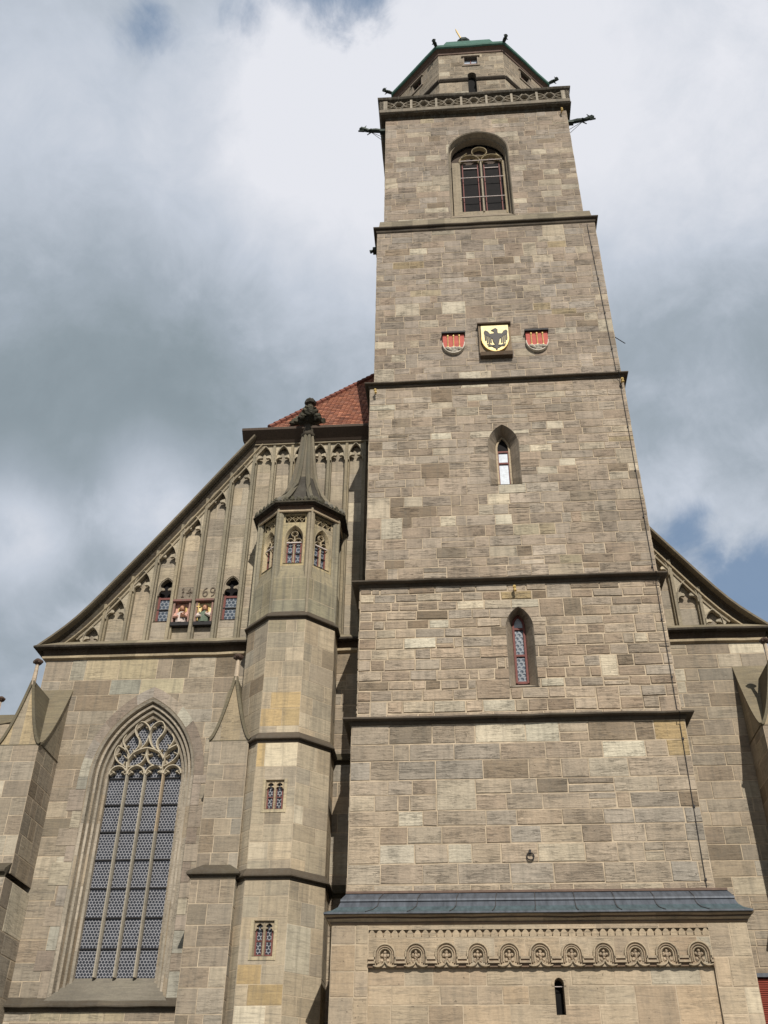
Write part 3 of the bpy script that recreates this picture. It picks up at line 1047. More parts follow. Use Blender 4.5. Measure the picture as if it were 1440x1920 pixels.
# --- the date, in raised dark numerals
def numerals(txt, x, z, h, w):
    D = {'1': [[(0.25, 0.85), (0.55, 1.0), (0.5, 0.5), (0.5, 0.0)], [(0.25, 0.0), (0.75, 0.0)], [(0.3, 0.55), (0.72, 0.58)]],
         '4': [[(0.55, 1.0), (0.05, 0.45), (1.0, 0.52)], [(0.62, 0.75), (0.55, 0.0)]],
         '6': [[(0.75, 1.0), (0.3, 0.8), (0.08, 0.4), (0.25, 0.05), (0.65, 0.02), (0.88, 0.28), (0.7, 0.55), (0.35, 0.5), (0.15, 0.3)]],
         '9': [[(0.9, 0.7), (0.65, 0.45), (0.25, 0.52), (0.12, 0.8), (0.4, 1.0), (0.75, 0.95), (0.92, 0.6), (0.75, 0.15), (0.35, 0.0)]]}
    for ch in txt:
        q = MB(FA)
        for st in D[ch]:
            p = smooth_path([(x + a * w, z + b2 * h) for a, b2 in st], 4) if len(st) > 3 else [(x + a * w, z + b2 * h) for a, b2 in st]
            q.sweep(p, [(-0.019, GD), (-0.019, GD - 0.03), (0.019, GD - 0.03), (0.019, GD)])
        q.build('date_numeral', 'numeral', gab)
        x += w * 1.28


numerals('14', -10.17, 20.30, 0.36, 0.20)
numerals('69', -9.32, 20.30, 0.36, 0.21)

# --- roof: half hip over the gable, main roof slopes
rf = MB()
EX0, EX1, EY, EZ = -8.10, 4.0, 2.62, 27.76
rf.shade((74, 60, 50))
rf.T = IDENT
sec = [(2.50, 27.68), (2.50, 27.80), (3.4, 28.5), (3.4, 27.1), (2.92, 27.32), (2.85, 27.40)]
A = [(-8.36, y, z) for y, z in sec]
B = [(4.26, y, z) for y, z in sec]
A[3] = (-8.15, 3.4, 27.1)
A[4] = (-8.12, 2.92, 27.32)
rf.strip(A, B, True)
rf.poly(A)
rf.poly(B)
eave = rf.build('eave', 'wood', hall)
tl = MB()
SL = 1.3 / 0.68                                   # steepness of the hip slope


def hip_pt(x, d, n=0.0):
    """point on the hip slope: d metres measured up the slope, n above it"""
    c_, s_ = 1 / math.hypot(1, SL), SL / math.hypot(1, SL)
    return (x, 2.58 + d * c_ - n * s_, 27.82 + d * s_ + n * c_)


course, tw = 0.165, 0.185
nrow = 62
for r_ in range(nrow):
    d0 = r_ * course
    zz = d0 * SL / math.hypot(1, SL)
    xl = -7.25 + zz / 1.3
    xr = min(3.15 - zz / 1.3, -1.2 if zz < 12 else 9)
    if xl >= xr:
        break
    x = xl - (tw / 2 if r_ % 2 else 0)
    while x < xr:
        tl.shade(random.choice([(150, 96, 72), (140, 88, 66), (160, 105, 79), (132, 83, 64), (148, 99, 78), (122, 78, 61)]), jit=0.12)
        g_ = 0.006
        lft = 0.030 + random.uniform(-0.004, 0.006)
        P_ = [(x + g_, 0.05), (x + tw * 0.2, 0.012), (x + tw * 0.5, -0.012), (x + tw * 0.8, 0.012), (x + tw - g_, 0.05), (x + tw - g_, course + 0.03), (x + g_, course + 0.03)]
        top = [hip_pt(px, d0 + q, lft * (1 - q / (course + 0.05))) for px, q in P_]
        bot = [hip_pt(px, d0 + q, lft * (1 - q / (course + 0.05)) - 0.016) for px, q in P_[:5]]
        tl.poly(top)
        tl.strip(bot, top[:5])
        x += tw
tl.shade((120, 56, 40))
HD = 5.2 * 1.3 * math.hypot(1, SL) / SL
tl.poly([hip_pt(-7.25, 0, -0.02), hip_pt(3.15, 0, -0.02), hip_pt(-2.05, HD, -0.02)])
# hip and main slopes in one sheet each
top = hip_pt(-2.05, HD + 0.05, 0)
for m in (0, 1):
    fx = (lambda x: 2 * XC - x) if m else (lambda x: x)
    h0 = hip_pt(-7.25, 0, -0.03)
    tl.poly([(fx(-7.25), h0[1], h0[2]), (-2.05, top[1], top[2]), (-2.05, 56, top[2]), (fx(-7.25), 56, h0[2])])
    rp = [(x + 0.35, z - 0.25) for x, z in rake] + [(-7.25, h0[2])]
    rp = [p for p in rp[:-1] if p[0] < -7.7] + [rp[-1]]
    for (xa, za_), (xb, zb_) in zip(rp[:-1], rp[1:]):
        tl.poly([(fx(xa), 3.75, za_), (fx(xb), 3.75, zb_), (fx(xb), 56, zb_), (fx(xa), 56, za_)])
# ridge tiles along the hips
for d in range(28):
    t = d / 28
    for sx in (0, 1):
        a, b2 = (-7.25, -2.05) if not sx else (3.15, -2.05)
        tl.shade((116, 68, 54), jit=0.15)
        p0 = hip_pt(a + (b2 - a) * t, HD * t, 0.05)
        p1 = hip_pt(a + (b2 - a) * (t + 1 / 27), HD * (t + 1 / 27), 0.03)
        tl.tube([p0, p1], [0.11, 0.09], 6)
tl.build('roof', 'tile', hall)

# ================================================================== buttresses
def buttress(name, label, cx, T, w, d, zs, za, zw, zcap, low, seed, hidden_low=False, cap_only_front=False):
    """gabled buttress: T maps local x along the wall, y=0 at the wall, front at y=-d"""
    b = thing(name, label, 'buttress', T(cx, -d, 0), 'gabled buttresses of the church hall')
    base = T(cx, 0, 0)
    ang = math.atan2(T(1, 0, 0)[1] - T(0, 0, 0)[1], T(1, 0, 0)[0] - T(0, 0, 0)[0])
    ox, oy, _ = T(0, 0, 0)
    h = w / 2

    def place(lx, ly, a):
        p = T(lx, ly, 0)
        return frame(p[0], p[1], ang + a)
    zg = lambda x: zs + (za - zs) * (1 - abs(x) / h) ** 1.55
    zwr = lambda t: zs + (zw - zs) * t ** 1.45
    n = 10
    wm = MB()
    # front with gablet
    prof = [(-h + 2 * h * i / 20, zg(-h + 2 * h * i / 20)) for i in range(21)]
    wm.T = place(cx, -d, 0)
    wm.masonry(-h, h, zcap, zs, (0.5, 0.66), (0.5, 1.0), 'hall', gap=0.020, proud=0.006, seed=seed, special=[])
    for i in range(20):                       # gablet front in vertical convex strips
        a, b2 = prof[i], prof[i + 1]
        if i % 5 == 0:
            wm.shade(random.choice([(166, 150, 118), (178, 160, 122), (156, 144, 120)]))
        wm.poly([(a[0], 0, zs), (b2[0], 0, zs), (b2[0], 0, b2[1]), (a[0], 0, a[1])])
    for sgn in (-1, 1):
        if sgn > 0:
            wm.T = place(cx + h, -d, PI / 2)
            X0, X1 = 0.0, d
        else:
            wm.T = place(cx - h, 0, -PI / 2)
            X0, X1 = 0.0, d
        wm.masonry(X0, X1, zcap, zs, (0.5, 0.66), (0.5, 1.1), 'hall', gap=0.020, proud=0.006, seed=seed + 5 + sgn)
        for i in range(n):
            t0, t1 = i / n, (i + 1) / n
            if sgn > 0:
                q = [(t0 * d, 0, zs), (t1 * d, 0, zs), (t1 * d, 0, zwr(t1)), (t0 * d, 0, zwr(t0))]
            else:
                q = [((1 - t0) * d, 0, zs), ((1 - t1) * d, 0, zs), ((1 - t1) * d, 0, zwr(t1)), ((1 - t0) * d, 0, zwr(t0))]
            if i % 4 == 0:
                wm.shade(random.choice([(150, 138, 114), (140, 130, 108)]))
            wm.poly(q)
    wm.build('wall', ['smooth', 'mortar'], b)
    # weathering: concave slope rising to the wall, and the ridge of the gablet
    we = MB()
    we.T = place(cx, -d, 0)
    we.shade((126, 116, 92))
    for i in range(n):
        t0, t1 = i / n, (i + 1) / n
        we.poly([(-h - 0.04, t0 * d, zwr(t0) + 0.05), (h + 0.04, t0 * d, zwr(t0) + 0.05), (h + 0.04, t1 * d, zwr(t1) + 0.05), (-h - 0.04, t1 * d, zwr(t1) + 0.05)])
        for sx in (-1, 1):
            x = sx * (h + 0.04)
            we.poly([(x, t0 * d, zwr(t0) + 0.05), (x, t1 * d, zwr(t1) + 0.05), (x, t1 * d, zwr(t1) - 0.05), (x, t0 * d, zwr(t0) - 0.05)])
            x2 = sx * (h - 0.02)
            we.poly([(x, t0 * d, zwr(t0) - 0.05), (x, t1 * d, zwr(t1) - 0.05), (x2, t1 * d, zwr(t1) - 0.05), (x2, t0 * d, zwr(t0) - 0.05)])
    we.shade((112, 104, 82))
    for i in range(20):
        a, b2 = prof[i], prof[i + 1]
        we.poly([(a[0] * 1.04, -0.06, a[1] + 0.05), (b2[0] * 1.04, -0.06, b2[1] + 0.05), (b2[0] * 1.04, d, b2[1] + 0.05), (a[0] * 1.04, d, a[1] + 0.05)])
    we.sweep([(x * 1.04, z) for x, z in prof[:11]], [(-0.03, -0.07), (0.06, -0.07), (0.06, 0.0), (-0.03, 0.0)])
    we.sweep([(x * 1.04, z) for x, z in prof[10:]], [(-0.03, -0.07), (0.06, -0.07), (0.06, 0.0), (-0.03, 0.0)])
    we.box(-h, h, -0.015, 0.0, zs - 0.03, zs - 0.005)
    we.build('weathering', 'trim', b)
    fi = MB()
    fi.T = place(cx, -d, 0)
    fi.shade((196, 178, 150))
    fi.tube([(0, 0.0, za - 0.15), (0, 0.0, za + 0.62)], [0.085, 0.055], 6)
    fi.build('finial_shaft', 'lantern', b)
    kn = MB()
    kn.T = place(cx, -d, 0)
    kn.shade((82, 66, 54))
    kn.blob((0, 0, za + 0.72), 0.14, 0.10, 1.15, 1.15, 0.8, 8, 6, seed)
    for q in range(4):
        kn.blob((0.12 * cos(q * PI / 2), 0.12 * sin(q * PI / 2), za + 0.72), 0.06, 0.1)
    kn.build('finial_knob', 'bronze' if False else 'trim', b)
    # lower stage
    lw, ld = low
    lm = MB()
    lh = lw / 2
    lm.T = place(cx, -ld, 0)
    lm.masonry(-lh, lh, 0, zcap - 0.18, (0.5, 0.66), (0.5, 1.0), 'hall', gap=0.020, proud=0.008, seed=seed + 40, special=[])
    lm.T = place(cx + lh, -ld, PI / 2)
    lm.masonry(0, ld, 0, zcap - 0.18, (0.5, 0.66), (0.6, 1.2), 'hall', gap=0.020, proud=0.008, seed=seed + 41)
    lm.T = place(cx - lh, 0, -PI / 2)
    lm.masonry(0, ld, 0, zcap - 0.18, (0.5, 0.66), (0.6, 1.2), 'hall', gap=0.020, proud=0.008, seed=seed + 42)
    lm.build('lower_wall', ['smooth', 'mortar'], b)
    ca = MB()
    p = [T(cx - lh, 0, 0), T(cx - lh, -ld, 0), T(cx + lh, -ld, 0), T(cx + lh, 0, 0)]
    if cap_only_front:
        p = p[1:3]
    ca.shade((84, 76, 62))
    ca.ring([q[:2] for q in p], [(-(ld - d) + 0.01, zcap + 0.30), (0.10, zcap + 0.05), (0.13, zcap), (0.13, zcap - 0.05), (0.09, zcap - 0.08), (0.03, zcap - 0.06), (0.0, zcap - 0.19)], False)
    if len(p) == 4:
        ca.poly([(q[0], q[1], zcap - 0.02) for q in p])
    ca.build('cap', 'trim', b)
    return b


buttress('buttress', 'wide gabled buttress with a curved gablet at the left corner of the hall', -14.11, FA, 1.32, 1.7, 13.80, 16.02, 16.46, 9.75, (1.325, 2.0), 21, cap_only_front=True)
buttress('buttress', 'narrow gabled buttress between the tall traceried window and the stair turret', -7.22, FA, 1.24, 1.7, 13.80, 16.0, 16.3, 9.62, (1.30, 1.95), 22)
buttress('buttress', 'gabled buttress at the right corner of the hall, cut by the photo edge', 10.02, FA, 1.30, 1.7, 13.95, 16.1, 16.75, 9.6, (1.40, 2.15), 23)
buttress('buttress', 'distant side buttress peeping past the left corner of the hall', 0.0, frame(XL, 7.2, -PI / 2), 1.5, 3.5, 16.75, 17.45, 17.6, 9.75, (1.6, 3.8), 24)
# ================================================================== stair turret
TX, TY = -5.63, 2.65
tur = thing('stair_turret', 'octagonal stone stair turret with traceried lantern and pointed stone spire between window and tower', 'stair turret', (TX, TY, 0))


def octo(ap, a0=0.0):
    R = ap / cos(PI / 8)
    return [(TX + R * cos(-PI / 2 - PI / 8 + k * PI / 4), TY + R * sin(-PI / 2 - PI / 8 + k * PI / 4)) for k in range(8)]


def face(ap, k):
    """frame of face k (0 = front, 1 = front right, ...), x centred"""
    a = k * PI / 4
    return frame(TX + sin(a) * ap, TY - cos(a) * ap, a)


STG = [(1.57, 0, 9.40), (1.545, 9.40, 13.60), (1.52, 13.60, 18.0)]
SPT = [(-5.65, 13.3, 'O'), (-6.07, 13.3, 'O'), (-6.1, 12.85, 'O'), (-5.31, 14.99, 'O'), (-5.11, 14.44, 'O'), (-6.05, 14.3, 'O'), (-5.44, 13.0, 'w'), (-5.91, 7.0, 'O'), (-5.43, 6.6, 'O'), (-5.99, 6.1, 'w'), (-6.3, 17.64, 'w'), (-5.76, 17.7, 'y'), (-5.2, 17.7, 'y')]
SPT = [(x - TX, z, k) for x, z, k in SPT]
slits = {0: (7.37, 8.30), 1: (11.50, 12.40)}
wm = MB()
for si_, (ap, z0, z1) in enumerate(STG):
    hw = ap * math.tan(PI / 8)
    for k in range(-4, 4):
        wm.T = face(ap, k)
        ho = []
        if k == 0 and si_ in slits:
            ho = [[(-0.28, slits[si_][0]), (0.30, slits[si_][0]), (0.30, slits[si_][1]), (-0.28, slits[si_][1])]]
        wm.masonry(-hw, hw, z0, z1, (0.48, 0.68), (0.5, 1.05), 'turret', holes=ho, gap=0.014, proud=0.005, special=SPT if k == 0 else (), seed=300 + si_ * 10 + k, tall=0.06, split=0.0)
wm.build('wall', ['turret', 'mortar'], tur)
RP = [(-0.02, 0.24), (0.11, 0.05), (0.135, 0.025), (0.135, -0.015), (0.11, -0.035), (0.03, -0.025), (0.03, -0.10), (-0.02, -0.15)]
for ap, z in ((1.55, 9.52), (1.53, 13.72), (1.50, 18.12)):
    q = MB()
    q.shade((88, 79, 65))
    q.ring(octo(ap + 0.01), [(o, zz + z) for o, zz in RP])
    q.build('string_course', 'trim', tur)
# slit windows with two small lights
for si_, (z0, z1) in slits.items():
    ap = STG[si_][0]
    F = face(ap, 0)
    w = MB(F)
    w.shade((178, 164, 130))
    x0, x1 = -0.28, 0.30
    reveal(w, [([(x0, z0), (x0, z1), (x1, z1), (x1, z0), (x0, z0)], -0.016), ([(x0 + 0.05, z0 + 0.03), (x0 + 0.05, z1 - 0.03), (x1 - 0.05, z1 - 0.03), (x1 - 0.05, z0 + 0.03), (x0 + 0.05, z0 + 0.03)], 0.16)])
    for xa, xb in ((x0 - 0.09, x0), (x1, x1 + 0.09)):
        w.box(xa, xb, -0.02, 0.02, z0 - 0.02, z1 + 0.02)
    w.box(x0 - 0.09, x1 + 0.09, -0.021, 0.02, z0 - 0.11, z0 - 0.02)
    so = w.build('slit_window', 'lantern', tur)
    tr = MB(F)
    tr.shade((172, 156, 124))
    c = (x0 + x1) / 2
    tr.bar([(c, z0 + 0.02), (c, z1 - 0.05)], 0.075, 0.04, 0.15)
    for s in (-1, 1):
        cc = c + s * 0.135
        fo = foil_head(cc, 0.105, z1 - 0.26, 0.20)
        tr.prism([(cc + 0.14, z1 - 0.26), (cc + 0.14, z1 - 0.02), (cc - 0.14, z1 - 0.02), (cc - 0.14, z1 - 0.26)] + fo, 0.06, 0.14)
    tr.build('mullion', 'lantern', so)
    fr = MB(F)
    for s in (-1, 1):
        cc = c + s * 0.135
        for x in (cc - 0.095, cc + 0.095):
            fr.box(x - 0.022, x + 0.022, 0.13, 0.17, z0 + 0.02, z1 - 0.2)
        fr.box(cc - 0.1, cc + 0.1, 0.131, 0.169, z0 + 0.02, z0 + 0.06)
        fr.box(cc - 0.1, cc + 0.1, 0.131, 0.169, (z0 + z1) / 2 - 0.06, (z0 + z1) / 2 - 0.035)
    fr.build('frame', 'redwood', so)
    pa = MB(F)
    pa.box(x0 + 0.03, x1 - 0.03, 0.165, 0.19, z0, z1)
    pa.build('pane', 'glass', so)

# lantern stage
ln = MB()
APL, APW = 1.50, 1.36
hw0, hwW = APL * math.tan(PI / 8), APW * math.tan(PI / 8)
zsill = 20.28
for k in range(-4, 4):
    ln.T = face(APL, k)
    ln.masonry(-hw0, hw0, 18.1, 19.70, (0.6, 0.95), (0.7, 1.3), [(150, 142, 118), (144, 138, 118), (158, 148, 122)], gap=0.016, proud=0.004, seed=400 + k, split=0)
    # sloping sill between the corner shafts
    ln.shade((150, 140, 112))
    ln.poly([(-hw0, 0.0, 19.70), (hw0, 0.0, 19.70), (hwW, APL - APW, zsill), (-hwW, APL - APW, zsill)])
    ln.T = face(APW, k)
    ho = [arch(0, 0.32, zsill + 0.12, 21.45, 0.55, 7), [(-0.36, 22.14), (0.36, 22.14), (0.36, 22.48), (-0.36, 22.48)]]
    if k in (-4, 3, -3):
        ho = []
    ln.masonry(-hwW, hwW, zsill, 22.62, (0.5, 0.8), (0.5, 0.9), [(182, 166, 128), (174, 158, 122), (190, 174, 138)], holes=ho, gap=0.010, proud=0.003, seed=420 + k, split=0)
ln.build('lantern_stage', ['lantern', 'mortar'], tur)
for k in range(8):                                # corner shafts
    a = -PI / 2 - PI / 8 + k * PI / 4
    R = (APL + 0.02) / cos(PI / 8)
    px, py = TX + R * cos(a), TY + R * sin(a)
    q = MB(frame(px, py, a + PI / 2))
    q.shade(random.choice([(160, 148, 122), (150, 142, 118)]))
    sec = [(-0.15, 0.17), (-0.115, 0.07), (-0.045, 0.04), (-0.035, -0.02), (0.035, -0.02), (0.045, 0.04), (0.115, 0.07), (0.15, 0.17)]
    for (xa, ya), (xb, yb) in zip(sec[:-1], sec[1:]):
        q.poly([(xa, ya, 18.2), (xb, yb, 18.2), (xb, yb, 22.66), (xa, ya, 22.66)])
    q.build('corner_shaft', 'lantern', tur)
for k in (-2, -1, 0, 1, 2):
    F = face(APW, k)
    w = MB(F)
    w.shade((186, 170, 132))
    L = [arch(0, hw, zz, 21.45, rr, 7) for hw, zz, rr in ((0.36, zsill + 0.10, 0.62), (0.33, zsill + 0.11, 0.57), (0.31, zsill + 0.14, 0.53), (0.27, zsill + 0.2, 0.48))]
    reveal(w, list(zip(L, (-0.02, -0.02, 0.03, 0.14))))
    w.poly([(-0.33, -0.03, zsill + 0.10), (0.33, -0.03, zsill + 0.10), (0.28, 0.2, zsill + 0.22), (-0.28, 0.2, zsill + 0.22)])
    wo_ = w.build('lantern_window', 'lantern', tur)
    tr = MB(F)
    tr.shade((184, 168, 134))
    tr.bar([(0, zsill + 0.18), (0, 21.55)], 0.06, 0.05, 0.15)
    for s in (-1, 1):
        tr.bar(arc(s * 0.14, 21.36, 0.12, 0, 180, 7), 0.04, 0.05, 0.15)
        for s2 in (-1, 1):
            tr.bar([(s * 0.14 + s2 * 0.12, 21.34), (s * 0.14 + s2 * 0.05, 21.36), (s * 0.14 + s2 * 0.04, 21.30)], 0.03, 0.07, 0.15)
    tr.bar(arc(0, 21.68, 0.12, 90, 450, 8)[:-1], 0.04, 0.05, 0.15, True)
    for q_ in range(4):
        tr.bar([(0.11 * cos(PI / 4 + q_ * PI / 2), 21.68 + 0.11 * sin(PI / 4 + q_ * PI / 2)), (0.05 * cos(PI / 4 + q_ * PI / 2), 21.68 + 0.05 * sin(PI / 4 + q_ * PI / 2))], 0.025, 0.07, 0.15)
    tr.build('tracery', 'lantern', wo_)
    fr = MB(F)
    for s in (-1, 1):
        for x in (s * 0.045, s * 0.25):
            fr.box(x - 0.02 - (0.012 if abs(x) > 0.1 else 0), x + 0.02 + (0.012 if abs(x) > 0.1 else 0), 0.13, 0.17, zsill + 0.18, 21.30)
    fr.build('frame', 'redwood', wo_)
    br = MB(F)
    br.box(-0.27, 0.27, 0.02, 0.05, 21.26, 21.30)
    br.build('glazing_bar', 'white_iron', wo_)
    b3 = MB(F)
    b3.box(-0.26, 0.26, 0.12, 0.15, 20.85, 20.89)
    b3.build('lower_glazing_bar', 'iron', wo_)
    pa = MB(F)
    pa.box(-0.27, 0.27, 0.165, 0.185, zsill + 0.1, 21.29)
    pa.build('pane', 'paleglass', wo_)
    dk = MB(F)
    dk.prism(arch(0, 0.29, 21.25, 21.45, 0.50, 7), 0.17, 0.19)
    dk.build('upper_pane', 'blackglass', wo_)
    # pierced frieze below the eaves
    z = MB(F)
    z.shade((182, 166, 128))
    z.box(-0.36, 0.36, 0.16, 0.20, 22.1, 22.5)
    n = 3
    stp = 0.72 / n
    for q_ in range(n):
        cx = -0.36 + stp * (q_ + 0.5)
        for s in (-1, 1):
            z.bar([(cx + s * stp * a, b2) for a, b2 in ((1.0, 22.47), (0.75, 22.38), (0.3, 22.28), (0.0, 22.16))], 0.030, -0.01, 0.12)
        z.bar(arc(cx, 22.25, 0.07, 0, 180, 5), 0.026, 0.0, 0.12)
        z.blob((cx, 0.02, 22.13), 0.035, 0.1, 1, 1, 1.2, 5, 4)
    z.bar([(-0.38, 22.49), (0.38, 22.49)], 0.05, -0.03, 0.10)
    z.build('frieze', 'lantern', tur)
ev = MB()
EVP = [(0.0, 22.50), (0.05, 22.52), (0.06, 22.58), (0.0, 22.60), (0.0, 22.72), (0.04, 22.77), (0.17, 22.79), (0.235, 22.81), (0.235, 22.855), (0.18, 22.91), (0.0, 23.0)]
cols = [(190, 172, 140), (178, 160, 128), (130, 110, 90), (110, 90, 72), (96, 78, 62), (60, 50, 42), (46, 42, 36), (66, 60, 48), (84, 78, 60), (90, 84, 66)]  # strips darken toward the overhang, its shade put into the stone colour
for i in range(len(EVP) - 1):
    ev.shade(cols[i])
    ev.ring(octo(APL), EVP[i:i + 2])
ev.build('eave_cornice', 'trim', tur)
cr = MB()                                          # leaf cresting along the eaves
for k in range(8):
    cr.T = face(APL + 0.17, k)
    for q_ in range(6):
        cx = -0.60 + q_ * 0.24
        cr.shade(random.choice([(88, 84, 68), (78, 75, 60), (120, 116, 104)]))
        cr.blob((cx, 0, 23.0), 0.075, 0.25, 1.1, 0.7, 1.5, 6, 5, k * 9 + q_)
        cr.blob((cx - 0.06, 0.0, 22.97), 0.05, 0.25, 1, 1, 1, 5, 4, q_)
        cr.blob((cx + 0.06, 0.0, 22.97), 0.05, 0.25, 1, 1, 1, 5, 4, q_ + 3)
cr.build('cresting', 'trim', tur)
spp = [(22.92, 1.62), (23.05, 1.45), (23.3, 1.24), (23.6, 1.02), (24.0, 0.79), (24.5, 0.57), (25.0, 0.43), (25.6, 0.34), (26.4, 0.255), (27.3, 0.18)]
sp = MB()
R8 = [[(TX + r / cos(PI / 8) * cos(-PI / 2 - PI / 8 + k * PI / 4), TY + r / cos(PI / 8) * sin(-PI / 2 - PI / 8 + k * PI / 4), z) for k in range(8)] for z, r in spp]
for j in range(len(spp) - 1):
    for k in range(8):
        a, b2, c, d = R8[j][k], R8[j][(k + 1) % 8], R8[j + 1][(k + 1) % 8], R8[j + 1][k]
        sp.shade((74, 70, 62) if spp[j][0] < 25 else (120, 112, 94))  # lower fields darker: shade of the sunken panels put into the colour
        # field sunk between the ribs
        s = 0.90 if spp[j][0] < 25.2 else 0.97
        s2 = 0.90 if spp[j + 1][0] < 25.2 else 0.97
        f = lambda p, q: (TX + (p[0] - TX) * q, TY + (p[1] - TY) * q, p[2])
        sp.poly([f(a, s), f(b2, s), f(c, s2), f(d, s2)])
sp.build('spire', 'trim', tur)
for k in range(8):
    q = MB()
    q.shade(random.choice([(120, 112, 94), (108, 102, 84), (128, 119, 98)]))
    q.tube([R8[j][k] for j in range(len(spp))], [0.13, 0.125, 0.12, 0.115, 0.11, 0.10, 0.095, 0.09, 0.08, 0.07], 6)
    q.build('spire_rib', 'lantern', tur)
fn = MB()
fn.shade((72, 66, 54))
fn.lathe(TX, TY, [(0.17, 27.2), (0.29, 27.28), (0.31, 27.36), (0.24, 27.44), (0.22, 27.5), (0.22, 27.9), (0.32, 27.98), (0.26, 28.1), (0.20, 28.2), (0.18, 28.7), (0.14, 28.95), (0.12, 29.12)], 8, PI / 8)
fn.build('finial_shaft', 'trim', tur)
ck = MB()
rr = random.Random(5)
for q_ in range(8):
    a = q_ * PI / 4 + 0.2
    for R, z, r in ((0.28, 28.08, 0.20), (0.52, 28.14, 0.19), (0.68, 27.98, 0.13), (0.30, 28.50, 0.15), (0.24, 28.75, 0.09)):
        if q_ % 2 and R > 0.4:
            R *= 0.8
        ck.shade(rr.choice([(66, 63, 50), (54, 52, 42), (88, 84, 68)]))
        ck.blob((TX + R * cos(a), TY + R * sin(a), z + rr.uniform(-0.05, 0.05)), r, 0.32, 1, 1, 0.85, 7, 5, q_)
ck.shade((60, 56, 50))
ck.blob((TX, TY, 29.18), 0.25, 0.15, 1, 1, 0.75, 8, 6, 3)
ck.build('finial_crockets', 'trim', tur)
# ================================================================== tower
TWX = 1.85
tow = thing('church_tower', 'tall square sandstone church tower in five stages with pierced parapet and octagonal top', 'church tower', (TWX, 0, 0))
SP = {
    1: [(-1.11, 42.22, 'p'), (-0.77, 39.7, 'p'), (4.53, 42.41, 'p'), (5.76, 42.29, 'p'), (4.74, 39.0, 'p'), (0.17, 38.16, 'p'), (6.07, 40.43, 'p'), (-0.43, 45.29, 'y'), (3.44, 44.88, 'y'), (-1.7, 42.3, 'p'), (4.9, 42.0, 'p'), (-0.2, 40.1, 'p')],
    2: [(-0.56, 36.65, 'p'), (0.95, 36.63, 'p'), (4.52, 36.51, 'p'), (5.09, 36.46, 'p'), (-1.04, 35.39, 'w'), (2.41, 35.8, 'p'), (-1.73, 34.41, 'o'), (-1.05, 34.36, 'o'), (5.33, 35.39, 'o'), (3.34, 34.36, 'p'), (-1.07, 32.55, 'y'), (-0.29, 32.82, 'y'), (3.88, 31.41, 'o'), (4.41, 31.37, 'o'), (4.52, 30.24, 'p'), (-1.94, 29.1, 'p'), (-0.44, 30.88, 'p'), (1.45, 34.74, 'p')],
    3: [(-1.93, 27.51, 'w'), (0.72, 27.4, 'w'), (1.13, 27.46, 'w'), (0.9, 26.79, 'p'), (-2.13, 26.43, 'w'), (1.07, 26.06, 'p'), (-0.15, 25.04, 'w'), (-2.62, 25.02, 'p'), (3.48, 24.12, 'w'), (6.13, 23.99, 'p'), (6.68, 24.58, 'o'), (6.18, 27.57, 'p'), (1.64, 21.94, 'w'), (0.12, 21.1, 'w'), (1.96, 21.15, 'w'), (3.56, 20.69, 'y'), (2.66, 20.72, 'y'), (3.62, 19.5, 'y'), (6.05, 21.93, 'p'), (-1.64, 19.44, 'd'), (3.04, 18.79, 'd'), (6.34, 22.73, 'd'), (-1.53, 25.09, 'd'), (6.31, 23.2, 'd')],
    4: [(0.71, 17.8, 'w'), (-0.52, 16.92, 'w'), (-1.55, 16.53, 'w'), (-2.24, 16.55, 'p'), (1.77, 18.09, 'o'), (2.37, 18.07, 'o'), (4.38, 18.4, 'd'), (5.15, 18.37, 'd'), (-1.03, 17.34, 'd'), (4.91, 15.68, 'w'), (2.71, 14.92, 'w'), (1.68, 14.07, 'w'), (-0.42, 14.15, 'p'), (-2.14, 15.05, 'd'), (-0.81, 15.02, 'd'), (4.12, 17.51, 'd')],
    5: [(1.71, 13.46, 'w'), (2.11, 13.41, 'w'), (6.62, 13.3, 'O'), (6.62, 12.77, 'O'), (4.68, 12.61, 'w'), (5.29, 12.6, 'w'), (5.42, 13.51, 'd'), (4.31, 13.45, 'd'), (2.69, 10.34, 'p'), (3.95, 12.34, 'p'), (2.57, 9.75, 'p')]}
# stage: x0, x1, front y, z0, z1, courses, lengths, palette, gap, proud, jitter, material
STAGES = {
    5: (-3.19, 6.74, 0.0, 8.0, 13.62, (0.42, 0.62), (0.6, 1.5), 'base', 0.030, 0.020, 0.011, 'rough'),
    4: (-3.04, 6.70, 0.04, 13.62, 18.50, (0.30, 0.42), (0.45, 1.05), 'low', 0.036, 0.030, 0.014, 'rough'),
    3: (-2.88, 6.72, 0.08, 18.50, 27.42, (0.30, 0.46), (0.5, 1.15), 'mid', 0.020, 0.016, 0.009, 'tower'),
    2: (-2.73, 6.70, 0.12, 27.42, 36.60, (0.30, 0.44), (0.45, 1.1), 'up', 0.018, 0.012, 0.008, 'tower'),
    1: (-2.45, 6.35, 0.35, 36.60, 45.45, (0.30, 0.44), (0.5, 1.15), 'up', 0.016, 0.010, 0.005, 'tower')}
W4 = [(0.44, 14.80, 16.85, 0.78, -0.025), (0.40, 14.86, 16.90, 0.72, 0.05), (0.22, 15.10, 17.22, 0.40, 0.50), (0.20, 15.12, 17.22, 0.38, 0.60)]
W3 = [(0.56, 22.60, 24.45, 0.92, -0.02), (0.53, 22.62, 24.47, 0.90, 0.02), (0.28, 22.92, 24.62, 0.60, 0.45), (0.26, 22.95, 24.62, 0.58, 0.56)]
W1 = [(1.42, 37.72, 42.62, 1.46, -0.02), (1.38, 37.76, 42.62, 1.42, 0.02), (1.36, 37.78, 42.62, 1.40, 0.32), (1.29, 37.80, 42.62, 1.33, 0.30), (1.28, 37.82, 42.62, 1.32, 0.62)]
